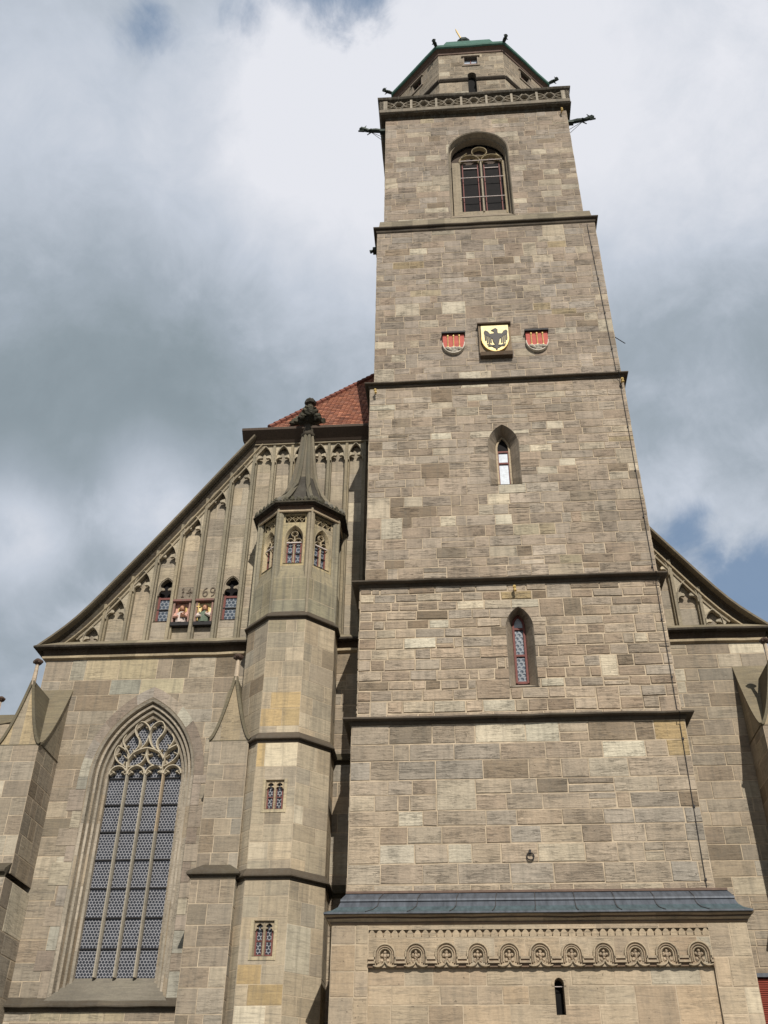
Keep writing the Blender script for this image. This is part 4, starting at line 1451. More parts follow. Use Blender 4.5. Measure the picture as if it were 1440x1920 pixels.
WC = {4: 2.10, 3: 2.04, 1: 1.94}
WW = {4: W4, 3: W3, 1: W1}


def wloops(s):
    return [(arch(WC[s], a, b2, c, d, 8), e) for a, b2, c, d, e in WW[s]]


for s, (x0, x1, fy, z0, z1, ch, cl, pal, gap, proud, jit, mat) in STAGES.items():
    w = MB(frame(0, fy, 0))
    ho = [wloops(s)[0][0]] if s in WW else []
    w.masonry(x0, x1, z0, z1, ch, cl, pal, holes=ho, gap=gap, proud=proud, jit=jit, special=SP[s], seed=500 + s * 7, tall=0.06, split=0.08)
    dep = 9.6
    w.T = frame(x1, fy, PI / 2)
    w.masonry(0, dep, z0, z1, ch, cl, pal, gap=gap, proud=proud, jit=jit, seed=501 + s * 7)
    w.T = frame(x0, fy + dep, -PI / 2)
    w.masonry(0, dep, z0, z1, ch, cl, pal, gap=gap, proud=proud, jit=jit, seed=502 + s * 7)
    w.T = IDENT
    w.poly([(x0, fy + dep, z0), (x1, fy + dep, z0), (x1, fy + dep, z1), (x0, fy + dep, z1)])
    w.poly([(x0, fy, z1), (x1, fy, z1), (x1, fy + dep, z1), (x0, fy + dep, z1)])
    w.build('stage_wall', [mat, 'mortar'], tow)


def rect(x0, x1, y0, y1):
    return [(x0, y0), (x1, y0), (x1, y1), (x0, y1)]


def drip(out, zt, zb, up):
    return [(-0.02, zt + up), (out * 0.9, zt + 0.025), (out, zt), (out, zt - 0.04), (out - 0.03, zt - 0.06), (0.07, zt - 0.045), (0.05, zb + 0.05), (0.0, zb + 0.02)]


for s, out, zt, zb, up in ((5, 0.26, 13.79, 13.60, 0.12), (4, 0.27, 18.64, 18.46, 0.10), (3, 0.20, 27.60, 27.40, 0.10)):
    x0, x1, fy = STAGES[s][:3]
    q = MB()
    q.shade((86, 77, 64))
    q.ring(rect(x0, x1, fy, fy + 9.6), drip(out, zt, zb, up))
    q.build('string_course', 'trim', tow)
x0, x1, fy = STAGES[2][:3]
q = MB()
q.shade((140, 130, 108))
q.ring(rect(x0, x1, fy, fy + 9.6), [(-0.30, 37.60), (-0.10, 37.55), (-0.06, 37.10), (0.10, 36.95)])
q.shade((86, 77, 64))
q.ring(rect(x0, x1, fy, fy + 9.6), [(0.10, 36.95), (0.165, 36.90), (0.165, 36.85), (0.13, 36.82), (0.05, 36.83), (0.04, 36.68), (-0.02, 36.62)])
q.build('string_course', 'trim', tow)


# --- lancet windows
def lancet(s, label, frame_mat, panes):
    F = frame(0, STAGES[s][2], 0)
    c = WC[s]
    w = MB(F)
    L = wloops(s)
    seg = 0
    for (A, ya), (B, yb) in zip(L[:-1], L[1:]):
        n = len(A)
        for i in range(n - 1):
            m = 6 if i in (0, n - 2) else 1
            for q_ in range(m):
                w.shade(random.choice([(146, 133, 112), (156, 143, 122), (138, 126, 106), (162, 150, 130)]))
                f0, f1 = q_ / m, (q_ + 1) / m
                I = lambda P_, f: (P_[i][0] + (P_[i + 1][0] - P_[i][0]) * f, P_[i][1] + (P_[i + 1][1] - P_[i][1]) * f)
                a0, a1, b0, b1 = I(A, f0), I(A, f1), I(B, f0), I(B, f1)
                w.poly([(a0[0], ya, a0[1]), (a1[0], ya, a1[1]), (b1[0], yb, b1[1]), (b0[0], yb, b0[1])])
    A, B = L[0][0], L[-1][0]
    w.poly([(A[0][0], -0.03, A[0][1] + 0.005), (A[-1][0], -0.03, A[-1][1] + 0.005), (B[-1][0], 0.6, B[-1][1] + 0.03), (B[0][0], 0.6, B[0][1] + 0.03)])
    wo_ = w.build('lancet_window', 'smooth', tow)
    wo_['label'] = label
    hw, z0, zs, ri = WW[s][-1][:4]
    fm = MB(F)
    path = arch(c, hw - 0.03, z0 + 0.05, zs, ri - 0.04, 8)
    fm.shade((176, 160, 130))
    fm.sweep(path, [(-0.035, 0.50), (0.035, 0.50), (0.035, 0.58), (-0.035, 0.58)])
    fm.build('frame', frame_mat, wo_)
    bars = [(z0 + 0.98, z0 + 1.05), (zs - 0.16, zs - 0.09)] + ([(z0 + 0.03, z0 + 0.11)] if s == 4 else [])
    for za, zb in bars:
        f2 = MB(F)
        f2.box(c - hw + 0.03, c + hw - 0.03, 0.51, 0.57, za, zb)
        f2.build('sash_bar', 'redwood', wo_)
    if s == 3:
        for x in (c - hw + 0.075, c + hw - 0.075):
            f2 = MB(F)
            f2.box(x - 0.018, x + 0.018, 0.515, 0.565, z0 + 0.03, zs - 0.1)
            f2.build('sash_bar', 'redwood', wo_)
    lo = MB(F)
    lo.box(c - hw + 0.02, c + hw - 0.02, 0.56, 0.58, z0, zs - 0.12)
    lo.build('pane', panes[0], wo_)
    up = MB(F)
    up.prism(arch(c, hw - 0.01, zs - 0.12, zs, ri - 0.02, 8), 0.56, 0.58)
    up.build('upper_pane', panes[1], wo_)


lancet(4, 'narrow lancet window with red frame and round leaded panes', 'redwood', ('paleglass', 'skyglass'))
lancet(3, 'narrow lancet window with pale stone rim and bright reflecting panes', 'lantern', ('skyglass', 'blackglass'))

# --- belfry window
F = frame(0, STAGES[1][2], 0)
w = MB(F)
L = wloops(1)
for (A, ya), (B, yb) in zip(L[:-1], L[1:]):
    w.shade(random.choice([(150, 139, 118), (140, 128, 108), (158, 147, 126)]))
    w.strip([(x, ya, z) for x, z in A], [(x, yb, z) for x, z in B])
w.poly([(0.50, -0.03, 37.70), (3.38, -0.03, 37.70), (3.24, 0.66, 38.72), (0.70, 0.66, 38.72)])
bel = w.build('belfry_window', 'smooth', tow)
bel['label'] = 'deep round arched belfry window of two dark lights'
C1 = 2.06
fm = MB(F)                                         # stone plate framing the two lights
fm.shade((158, 146, 122))
fm.box(0.70, C1 - 0.98, 0.56, 0.80, 38.4, 42.5)
fm.box(C1 + 1.0, 3.2, 0.56, 0.80, 38.4, 42.5)
fm.box(0.85, 3.1, 0.561, 0.78, 38.3, 38.82)
fm.build('jamb', 'smooth', bel)
ty = MB(F)
ty.prism(arch(1.94, 1.30, 42.40, 42.62, 1.34, 8), 0.78, 0.84)
ty.build('tympanum', 'wood', bel)
tr = MB(F)
tr.shade((178, 162, 124))
for s_ in (-1, 1):
    tr.bar(arc(C1 + s_ * 0.52, 42.50, 0.50, 0, 180, 12), 0.06, 0.52, 0.72)
    for q_ in (-1, 1):
        tr.bar(arc(C1 + s_ * 0.52 + q_ * 0.26, 42.56, 0.17, 90 - q_ * 110, 90 + q_ * 40, 6), 0.035, 0.60, 0.72)
tr.bar(arc(C1 - 0.03, 43.24, 0.36, 0, 360, 18)[:-1], 0.06, 0.52, 0.72, True)
tr.bar(smooth_path([(C1 - 1.0, 42.5), (C1 - 0.86, 42.95), (C1 - 0.62, 43.2)], 4), 0.045, 0.54, 0.72)
tr.bar([(C1 + 1.03, 38.6), (C1 + 1.03, 42.5), (C1 + 0.93, 42.8), (C1 + 0.75, 43.05)], 0.05, 0.52, 0.66)
tr.build('tracery', 'lantern', bel)
mu = MB(F)
mu.shade((166, 156, 134))
mu.bar([(C1, 38.75), (C1, 42.55)], 0.13, 0.50, 0.76)
mu.build('mullion', 'lantern', bel)
for z in (42.48, 41.18, 39.74):
    sb = MB(F)
    sb.box(C1 - 1.0, C1 + 1.02, 0.46, 0.49, z - 0.014, z + 0.014)
    sb.build('glazing_bar', 'white_iron', bel)
for s_ in (-1, 1):
    sb = MB(F)
    sb.box(C1 + s_ * 0.5 - 0.33, C1 + s_ * 0.5 + 0.33, 0.655, 0.685, 42.13, 42.17)
    sb.build('glazing_bar', 'white_iron', bel)
for s_ in (-1, 1):
    c = C1 + s_ * 0.51
    fr = MB(F)
    for x in (c - 0.36, c + 0.36):
        fr.box(x - 0.024, x + 0.024, 0.64, 0.74, 38.8, 42.4)
    fr.build('light_frame', 'redwood', bel)
    pa = MB(F)
    pa.box(c - 0.46, c + 0.46, 0.72, 0.75, 38.6, 42.5)
    pa.build('pane', 'blackglass', bel)

# --- parapet with pierced panels
PX0, PX1, PY = -2.74, 6.55, 0.0
pr = MB()
pr.shade((74, 66, 52))
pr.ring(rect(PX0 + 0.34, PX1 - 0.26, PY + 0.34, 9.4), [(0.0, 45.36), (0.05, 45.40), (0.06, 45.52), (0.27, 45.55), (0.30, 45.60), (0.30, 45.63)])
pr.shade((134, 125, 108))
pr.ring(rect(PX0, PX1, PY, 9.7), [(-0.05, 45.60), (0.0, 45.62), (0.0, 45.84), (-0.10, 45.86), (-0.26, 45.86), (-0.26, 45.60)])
pr.shade((64, 58, 48))  # dark coping; shade seen through the piercings put into its underside colour
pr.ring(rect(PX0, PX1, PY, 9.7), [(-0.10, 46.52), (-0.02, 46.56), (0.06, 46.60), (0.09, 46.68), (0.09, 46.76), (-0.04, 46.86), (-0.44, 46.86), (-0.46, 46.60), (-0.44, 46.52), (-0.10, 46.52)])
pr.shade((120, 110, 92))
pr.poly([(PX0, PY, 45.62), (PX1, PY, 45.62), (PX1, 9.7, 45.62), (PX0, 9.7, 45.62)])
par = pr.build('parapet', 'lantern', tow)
for T_, a0, a1, npan in ((frame(0, PY, 0), PX0, PX1, 7), (frame(PX1, 0, PI / 2), PY, 9.7, 7), (frame(PX0, 0, -PI / 2), -9.7, -PY, 7)):
    edge = 0.34
    pw = (a1 - a0 - 2 * edge) / npan
    for i in range(npan + 1):
        x = a0 + edge + pw * i
        q = MB(T_)
        q.shade((164, 154, 134))
        if i == 0:
            q.box(a0, x + 0.05, -0.0, 0.2, 45.84, 46.54)
        elif i == npan:
            q.box(x - 0.05, a1, -0.0, 0.2, 45.84, 46.54)
        else:
            q.box(x - 0.055, x + 0.055, 0.0, 0.16, 45.84, 46.54)
        q.build('parapet_post', 'lantern', par)
    for i in range(npan):
        xa, xb = a0 + edge + pw * i + 0.05, a0 + edge + pw * (i + 1) - 0.05
        c, hh, zc, hz = (xa + xb) / 2, (xb - xa) / 2, 46.19, 0.33
        q = MB(T_)
        q.shade((166, 156, 136))
        P_ = lambda L_: smooth_path([(c + u * hh, zc + v * hz) for u, v in L_], 4)
        W_ = 0.055
        q.bar(P_([(-0.42, 0), (-0.2, 0.62), (0, 0.72), (0.2, 0.62), (0.42, 0), (0.2, -0.62), (0, -0.72), (-0.2, -0.62)])[:-1] + [(c - 0.2 * hh, zc - 0.62 * hz)], W_, 0.02, 0.24, True)
        for s_ in (-1, 1):
            q.bar(P_([(s_ * 0.42, 0), (s_ * 0.62, 0.5), (s_ * 1.0, 0.75)]), W_, 0.02, 0.24)
            q.bar(P_([(s_ * 0.42, 0), (s_ * 0.62, -0.5), (s_ * 1.0, -0.75)]), W_, 0.02, 0.24)
            q.bar(P_([(s_ * 0.12, 0.95), (s_ * 0.5, 0.35), (s_ * 1.0, 0.02)]), W_ * 0.8, 0.03, 0.24)
            q.bar(P_([(s_ * 0.12, -0.95), (s_ * 0.5, -0.35), (s_ * 1.0, -0.02)]), W_ * 0.8, 0.03, 0.24)
        q.build('pierced_panel', 'lantern', par)

# --- octagonal top
OX, OY, OA = 1.95, 4.80, 4.05


def oface(ap, k):
    a = k * PI / 4
    return frame(OX + sin(a) * ap, OY - cos(a) * ap, a)


def octp(ap):
    R = ap / cos(PI / 8)
    return [(OX + R * cos(-PI / 2 - PI / 8 + k * PI / 4), OY + R * sin(-PI / 2 - PI / 8 + k * PI / 4)) for k in range(8)]


oc = MB()
for k in range(-4, 4):
    hw = OA * math.tan(PI / 8)
    oc.T = oface(OA, k)
    sw = [(-0.40, 50.55), (0.40, 50.55), (0.40, 51.30), (-0.40, 51.30)]
    dr = arch(0, 0.22, 47.6, 49.62, 0.24, 4)
    oc.masonry(-hw, hw, 45.6, 51.75, (0.32, 0.46), (0.5, 1.1), [(150, 137, 120), (142, 130, 113), (156, 144, 126)], holes=[sw] + ([dr] if k % 2 == 0 else []), gap=0.016, proud=0.008, seed=700 + k)
octo_ = oc.build('octagonal_stage', ['tower', 'mortar'], tow)
for k in range(-4, 4):
    Fk = oface(OA, k)
    q = MB(Fk)
    q.shade((84, 76, 66))
    q.box(-0.40, 0.40, 0.0, 0.24, 51.24, 51.31)
    q.shade((150, 138, 120))
    for x in (-0.40, 0.34):
        q.box(x, x + 0.06, -0.03, 0.24, 50.5, 51.3)
    q.box(-0.46, 0.46, -0.06, 0.24, 50.46, 50.55)
    q.box(-0.48, 0.48, -0.10, 0.05, 51.30, 51.38)
    wo_ = q.build('square_window', 'smooth', octo_)
    q = MB(Fk)
    q.box(-0.37, 0.37, 0.16, 0.19, 50.5, 51.3)
    q.build('square_pane', 'skyglass' if k == 0 else 'blackglass', octo_)
    q = MB(Fk)
    q.box(-0.02, 0.02, 0.12, 0.16, 50.5, 51.3)
    q.box(-0.36, 0.36, 0.121, 0.159, 50.86, 50.90)
    q.build('window_cross', 'redwood', octo_)
    if k % 2 == 0:
        q = MB(Fk)
        q.shade((120, 110, 94))
        L0, L1 = arch(0, 0.22, 47.6, 49.62, 0.24, 4), arch(0, 0.19, 47.6, 49.62, 0.21, 4)
        reveal(q, [(L0, -0.012), (L1, 0.3)])
        q.build('slot_opening', 'smooth', octo_)
        q = MB(Fk)
        q.box(-0.25, 0.25, 0.28, 0.32, 47.5, 49.9)
        q.build('slot_dark_panel', 'dark', octo_)
q = MB()
q.shade((76, 68, 58))
op = octp(OA)
sc_ = [(0, 49.36), (0.12, 49.26), (0.13, 49.16), (0.06, 49.08), (0, 49.04)]
for k in range(8):
    a, b2 = op[k], op[(k + 1) % 8]
    if k % 2 == 0:                                # leave the slot open in the face
        for f0, f1 in ((0, 0.44), (0.56, 1)):
            pa, pb = (a[0] + (b2[0] - a[0]) * f0, a[1] + (b2[1] - a[1]) * f0), (a[0] + (b2[0] - a[0]) * f1, a[1] + (b2[1] - a[1]) * f1)
            q.ring([pa, pb], sc_, False)
    else:
        q.ring([a, b2], sc_, False)
q.build('string_course', 'trim', tow)
q = MB()
q.shade((128, 98, 84))
q.ring(octp(OA), [(0, 51.60), (0.05, 51.62), (0.06, 51.70), (0.02, 51.74), (0.04, 51.84), (0.14, 51.92), (0.20, 51.94), (0.20, 52.0)])
q.build('eave', 'redeave', tow)
q = MB()
q.ring(octp(OA), [(0.16, 51.96), (0.22, 51.93), (0.28, 51.98), (0.30, 52.08), (0.28, 52.18), (0.20, 52.16)])
for z0, r0, z1, r1 in ((52.1, 4.22, 52.8, 3.75), (52.8, 3.75, 53.8, 3.35), (53.8, 3.35, 55.0, 2.9), (55.0, 2.9, 56.0, 2.2), (56.0, 2.2, 56.7, 1.3), (56.7, 1.3, 57.1, 0.5), (57.1, 0.4, 58.6, 0.26)):
    A = [(x, y, z0) for x, y in octp(r0)]
    B = [(x, y, z1) for x, y in octp(r1)]
    q.strip(A, B, True)
rfo = q.build('dome_roof', 'copper', tow)
q = MB()
q.tube([(OX, OY, 58.5), (OX - 0.05, OY, 59.4)], [0.24, 0.2], 7)
q.blob((OX - 0.1, OY, 59.75), 0.45, 0.05, 1, 1, 0.8, 10, 7)
q.build('roof_knob', 'bronze', rfo)
q = MB()
q.tube([(OX - 0.1, OY, 60.0), (OX - 0.45, OY, 61.3), (OX - 0.52, OY, 61.6)], [0.05, 0.05, 0.02], 5)
q.build('weather_vane', 'gold', rfo)


def beast(mb, p, d, ln, r):
    """spout shaped as a stretched beast: body, neck, head with open jaw and ears"""
    d = Vector(d).normalized()
    p = Vector(p)
    sd = d.cross(Vector((0, 0, 1))).normalized()
    up = sd.cross(d)
    at = lambda t, u=0, s=0: tuple(p + d * t * ln + up * u + sd * s)
    mb.tube([at(-0.1), at(0.3, 0.02), at(0.6, -0.02), at(0.78, 0.04), at(0.92, 0.06), at(1.0, 0.03)], [r * 0.8, r, r * 0.8, r * 0.95, r * 1.15, r * 0.6], 7)
    mb.tube([at(0.82, -0.04), at(1.05, -r * 0.9)], [r * 0.7, r * 0.35], 6)
    for s_ in (-1, 1):
        mb.tube([at(0.80, r * 0.8, s_ * r * 0.5), at(0.72, r * 2.1, s_ * r * 0.9)], [r * 0.4, r * 0.1], 5)
        mb.tube([at(0.5, 0, s_ * r * 0.8), at(0.66, -r * 1.6, s_ * r * 1.1)], [r * 0.35, r * 0.2], 5)


for sx, x, z in ((-1, STAGES[1][0], 44.95), (1, STAGES[1][1], 44.75)):
    q = MB()
    beast(q, (x + sx * 0.15, 0.60, z), (sx, -0.12, 0.02 if sx < 0 else 0.05), 1.15, 0.115)
    q.box(min(x, x + sx * 0.3), max(x, x + sx * 0.3), 0.5, 0.72, z - 0.10, z + 0.05)
    for yy in (0.5, 0.75):
        q.tube([(x + sx * 0.75, 0.6, z), (x, yy, z - 0.75)], 0.016, 4)
    q.build('gargoyle', 'bronze', tow)
ep = octp(OA + 0.28)
for k in range(8):
    a = -PI / 2 - PI / 8 + k * PI / 4
    q = MB()
    beast(q, (ep[k][0], ep[k][1], 52.12), (cos(a), sin(a), 0.10), 0.34 if k in (0, 1) else 0.5, 0.10)
    q.build('gargoyle', 'bronze', tow)
# --- lightning conductor, iron ring, small fittings
q = MB()
xs = [(6.52, 8.8, -0.05), (6.57, 13.5, -0.05), (6.56, 13.7, -0.34), (6.56, 13.95, -0.03), (6.60, 18.35, -0.01), (6.60, 18.6, -0.32), (6.60, 18.8, 0.03), (6.58, 27.3, 0.03), (6.56, 27.6, -0.20), (6.52, 27.8, 0.07), (6.36, 36.5, 0.07)]
q.tube([(x, y, z) for x, z, y in xs], 0.0115, 5)
for z in list(range(9, 36, 2)):
    yy = -0.04 if z < 13.7 else (0.0 if z < 18.6 else (0.04 if z < 27.6 else 0.08))
    xx = 6.53 + 0.015 * (z - 9) if z < 13 else (6.58 if z < 28 else 6.52 - 0.017 * (z - 28))
    q.box(xx - 0.025, xx + 0.025, yy - 0.03, yy + 0.05, z - 0.03, z + 0.03)
q.build('lightning_conductor', 'iron', tow)
q = MB(frame(0, -0.05, 0))
q.bar(arc(1.89, 9.66, 0.10, 0, 360, 12)[:-1], 0.03, -0.04, -0.01, True)
q.box(1.86, 1.92, -0.05, 0.06, 9.74, 9.84)
q.build('iron_ring', 'iron', tow)
for x, y, z in ((-2.66, 0.0, 27.20), (6.64, 0.0, 27.22), (2.02, -0.04, 18.28), (6.1, 0.25, 45.2)):
    q = MB()
    q.tube([(x, y + 0.1, z), (x, y - 0.12, z)], 0.03, 6)
    q.blob((x, y - 0.14, z - 0.02), 0.06, 0.1)
    q.tube([(x, y - 0.12, z - 0.02), (x + 0.02, y - 0.14, z - 0.17)], [0.035, 0.05], 6)
    q.build('brass_fitting', 'gold', tow)
q = MB()
q.box(-3.0, -2.70, 0.9, 1.2, 36.55, 36.72)
q.tube([(-2.98, 1.05, 36.64), (-3.12, 1.05, 36.58)], [0.06, 0.09], 7)
q.build('small_spout', 'bronze', tow)
q = MB()
q.tube([(6.7, 1.0, 30.75), (7.26, 0.95, 30.1)], 0.018, 5)
q.build('iron_rod', 'iron', tow)

# ================================================================== coats of arms
def shield_outline(xc, hw, zt, zb, n=8):
    h = (zt - zb)
    L = [(xc - hw, zt)]
    L += [(xc - hw * cos(PI / 2 * i / n), zb + h * 0.55 - (h * 0.55) * sin(PI / 2 * i / n)) for i in range(n + 1)]
    return L + [(2 * xc - x, z) for x, z in L[::-1][1:]]


def town_shield(label, xc, zt):
    F_ = frame(0, 0.12, 0)
    t = thing('coat_of_arms', label, 'coat of arms', (xc, 0.12, zt - 0.5), 'red town shields on the tower')
    q = MB(F_)
    q.prism(shield_outline(xc, 0.425, zt, zt - 1.0), -0.13, 0.03)
    q.build('shield', 'shieldred', t)
    q = MB(F_)
    q.sweep(shield_outline(xc, 0.43, zt, zt - 1.0)[1:-1], [(-0.02, -0.145), (0.02, -0.145), (0.02, 0.02), (-0.02, 0.02)])
    q.build('rim', 'shieldwhite', t)
    q = MB(F_)
    q.box(xc - 0.47, xc + 0.47, -0.24, 0.03, zt - 0.01, zt + 0.07)
    q.build('cap', 'iron', t)
    for i in (-1, 0, 1):
        q = MB(F_)
        x = xc + i * 0.225
        q.tube([(x, -0.145, zt - 0.12), (x, -0.15, zt - 0.72)], 0.022, 6)
        q.blob((x, -0.15, zt - 0.11), 0.05, 0.1, 0.85, 0.7, 1.25, 7, 5)
        q.blob((x, -0.15, zt - 0.70), 0.04, 0.1, 1, 0.7, 1.3, 6, 5)
        q.build('gold_staff', 'gold', t)
    q = MB(F_)
    for i in range(4):
        xx = xc + (-0.20 + 0.13 * i)
        q.tube([(xx - 0.11, -0.14, zt - 0.74 - 0.05 * (i % 2)), (xx, -0.165, zt - 0.80), (xx + 0.14, -0.14, zt - 0.90 + 0.03 * i)], [0.05, 0.07, 0.04], 6)
    q.blob((xc, -0.10, zt - 0.84), 0.17, 0.05, 1.5, 0.5, 0.8, 9, 6)
    q.build('silver_mound', 'shieldwhite', t)


town_shield('red shield with three gold staves left of the black eagle panel', 0.40, 30.09)
town_shield('red shield with three gold staves right of the black eagle panel', 3.67, 30.02)
F_ = frame(0, 0.12, 0)
t = thing('eagle_panel', 'stone panel with a golden shield bearing a black eagle between the two red shields', 'coat of arms', (2.03, 0.12, 29.5))
q = MB(F_)
q.shade((140, 122, 96))
q.box(1.40, 2.66, -0.10, 0.03, 28.86, 30.52)
q.box(1.40, 1.46, -0.16, -0.10, 28.96, 30.50)
q.build('back_panel', 'smooth', t)
q = MB(F_)
q.shade((78, 64, 50))
q.box(1.36, 2.69, -0.24, 0.03, 30.50, 30.57)
q.build('cornice', 'trim', t)
q = MB(F_)
q.shade((84, 70, 54))
q.box(1.42, 2.67, -0.24, 0.03, 28.76, 28.95)
q.build('ledge', 'trim', t)
q = MB(F_)
q.prism(shield_outline(2.035, 0.535, 30.40, 28.99), -0.20, -0.09)
q.build('shield', 'goldfield', t)
q = MB(F_)
q.sweep(shield_outline(2.035, 0.53, 30.37, 29.0)[1:-1], [(-0.018, -0.215), (0.018, -0.215), (0.018, -0.1), (-0.018, -0.1)])
q.build('rim', 'gold', t)
q = MB(F_)
E_ = lambda x, y: (1.5 + (x - 560) / 285 * 1.08, 30.37 - (y - 140) * 0.00545)
yf, yb = -0.235, -0.195
q.prism([E_(*p) for p in ((690, 215), (735, 215), (752, 250), (742, 300), (728, 330), (700, 330), (678, 300), (668, 250))], yf, yb)      # breast
q.prism([E_(*p) for p in ((696, 222), (690, 195), (664, 186), (690, 172), (712, 165), (732, 180), (730, 222))], yf + 0.002, yb)                        # head and beak
for m in (0, 1):
    X = (lambda x: 1422 - x) if m else (lambda x: x)
    q.prism([E_(X(x), y) for x, y in ((690, 218), (650, 222), (630, 196), (600, 184), (588, 202), (594, 224), (640, 244), (672, 270), (690, 268))], yf + 0.004, yb)
    for fx, fy_, ln in ((600, 214, 66), (618, 224, 80), (637, 232, 78), (655, 240, 66)):
        q.prism([E_(X(x), y) for x, y in ((fx - 7, fy_), (fx + 6, fy_), (fx + 9, fy_ + ln), (fx + 2, fy_ + ln + 8), (fx - 4, fy_ + ln))], yf + 0.006, yb)
    q.prism([E_(X(x), y) for x, y in ((694, 318), (700, 332), (660, 334), (640, 322), (612, 326), (640, 338), (622, 346), (660, 346), (704, 340))], yf + 0.008, yb)
    q.prism([E_(X(x), y) for x, y in ((711, 330), (700, 340), (680, 352), (664, 348), (690, 362), (706, 360), (711, 378))], yf + 0.010, yb)
q.prism([E_(*p) for p in ((703, 325), (719, 325), (724, 365), (711, 388), (698, 365))], yf - 0.002, yb)
q.build('eagle', 'black', t)

# ================================================================== painted reliefs in the gable
def relief(label, x0, z0, robe, green):
    t = thing('relief_panel', label, 'relief', (x0 + 0.32, P + GD, z0 + 0.4))
    F2 = frame(0, P + GD, 0)
    q = MB(F2)
    q.shade((150, 120, 104))
    q.box(x0, x0 + 0.06, -0.20, 0.01, z0, z0 + 0.86)
    q.box(x0 + 0.58, x0 + 0.64, -0.20, 0.01, z0, z0 + 0.86)
    q.shade((130, 96, 84))
    q.box(x0 - 0.03, x0 + 0.67, -0.27, 0.01, z0 + 0.84, z0 + 0.92)
    q.build('frame', 'lantern', t)
    q = MB(F2)
    q.box(x0 - 0.02, x0 + 0.66, -0.24, 0.01, z0 - 0.16, z0 - 0.02)
    q.build('ledge', 'iron', t)
    q = MB(F2)
    q.box(x0 + 0.06, x0 + 0.58, -0.03, 0.0, z0 - 0.02, z0 + 0.84)
    q.build('back', 'robe_pink' if not green else 'goldfield', t)
    c = x0 + 0.32
    q = MB(F2)
    q.prism(arc(c, z0 + 0.60, 0.17, 0, 360, 14)[:-1], -0.05, -0.03)
    q.build('halo', 'gold', t)
    q = MB(F2)
    q.lathe(c, -0.07, [(0.20, z0 - 0.02), (0.22, z0 + 0.2), (0.21, z0 + 0.36), (0.10, z0 + 0.45), (0.05, z0 + 0.50)], 10)
    q.build('robe', robe, t, True)
    q = MB(F2)
    q.blob((c, -0.13, z0 + 0.60), 0.095, 0.02, 0.85, 0.9, 1.15, 10, 8)
    q.blob((c, -0.215, z0 + 0.59), 0.018, 0.0, 0.8, 1, 1.4, 5, 4)
    q.blob((c + 0.13, -0.27, z0 + 0.33), 0.045, 0.1)
    q.build('face', 'skin', t, True)
    q = MB(F2)
    q.blob((c, -0.09, z0 + 0.645), 0.115, 0.06, 0.95, 0.9, 0.95, 9, 7)
    if not green:
        q.blob((c, -0.17, z0 + 0.51), 0.06, 0.15, 1, 0.8, 1.1, 7, 5)
    for s_ in (-1, 1):
        q.blob((c + s_ * 0.09, -0.09, z0 + 0.54), 0.05, 0.1, 0.7, 0.9, 1.8, 6, 5)
    q.build('hair', 'hair', t, True)
    q = MB(F2)
    q.tube([(c + 0.20, -0.14, z0 + 0.36), (c + 0.22, -0.24, z0 + 0.22), (c + 0.08, -0.30, z0 + 0.28)], [0.06, 0.065, 0.045], 7)
    q.tube([(c - 0.20, -0.14, z0 + 0.36), (c - 0.22, -0.24, z0 + 0.20), (c - 0.06, -0.30, z0 + 0.18)], [0.06, 0.065, 0.045], 7)
    q.build('sleeve', 'robe_white' if green else 'robe_pink', t, True)
    q = MB(F2)
    if green:
        q.tube([(c - 0.2, -0.22, z0 + 0.02), (c - 0.22, -0.20, z0 + 0.76)], 0.02, 5)
        q.box(c - 0.29, c - 0.15, -0.22, -0.20, z0 + 0.60, z0 + 0.64)
        q.build('staff', 'gold', t)
    else:
        q.box(c + 0.02, c + 0.18, -0.32, -0.28, z0 + 0.14, z0 + 0.32)
        q.build('book', 'hair', t)


relief('painted relief of a bearded haloed figure in pale robes under the numerals 14', -10.30, 19.14, 'robe_white', False)
relief('painted relief of a haloed figure in green with staff under the numerals 69', -9.45, 19.14, 'robe_green', True)

# ================================================================== tower base block
PYF = -0.80
BX0, BX1 = -3.46, 7.18
bs = thing('tower_base', 'broad tan stone base block with round arch frieze and grey green metal roof', 'building', (1.85, PYF, 0))
F_ = frame(0, PYF, 0)
AC = [-2.06 + 0.794 * i for i in range(11)]
AZ, AR = 7.0, 0.135
holes = [arc(x, AZ, AR, 0, 360, 14)[:-1] for x in AC] + [[(-2.50, 7.43), (6.22, 7.43), (6.22, 7.61), (-2.50, 7.61)]]
slit = arch(2.32, 0.115, 5.62, 6.33, 0.13, 6)
w = MB(F_)
w.masonry(BX0, -2.49, 0, 7.76, (0.5, 0.72), (0.5, 1.2), 'porch', gap=0.024, proud=0.012, jit=0.004, seed=801)
w.masonry(6.20, BX1, 0, 7.76, (0.5, 0.72), (0.5, 1.2), 'porch', gap=0.024, proud=0.012, jit=0.004, seed=802)
w.masonry(-2.49, 6.20, 6.70, 7.40, (0.66, 0.72), (0.6, 0.95), 'porch', holes=holes, gap=0.016, proud=0.004, seed=803, split=0)
w.masonry(-2.49, 6.20, 7.40, 7.76, (0.34, 0.38), (0.9, 1.6), 'porch', holes=holes, gap=0.016, proud=0.004, seed=804, split=0, tall=0)
w.masonry(-2.49, 6.20, 0, 6.70, (0.42, 0.62), (0.6, 1.3), 'porch', holes=[slit], y=0.09, gap=0.024, proud=0.010, jit=0.004, seed=805, split=0.02)
w.shade((150, 134, 106))
w.poly([(-2.49, 0, 0), (-2.49, 0.09, 0), (-2.49, 0.09, 6.70), (-2.49, 0, 6.70)])
w.poly([(6.20, 0, 0), (6.20, 0.09, 0), (6.20, 0.09, 6.70), (6.20, 0, 6.70)])
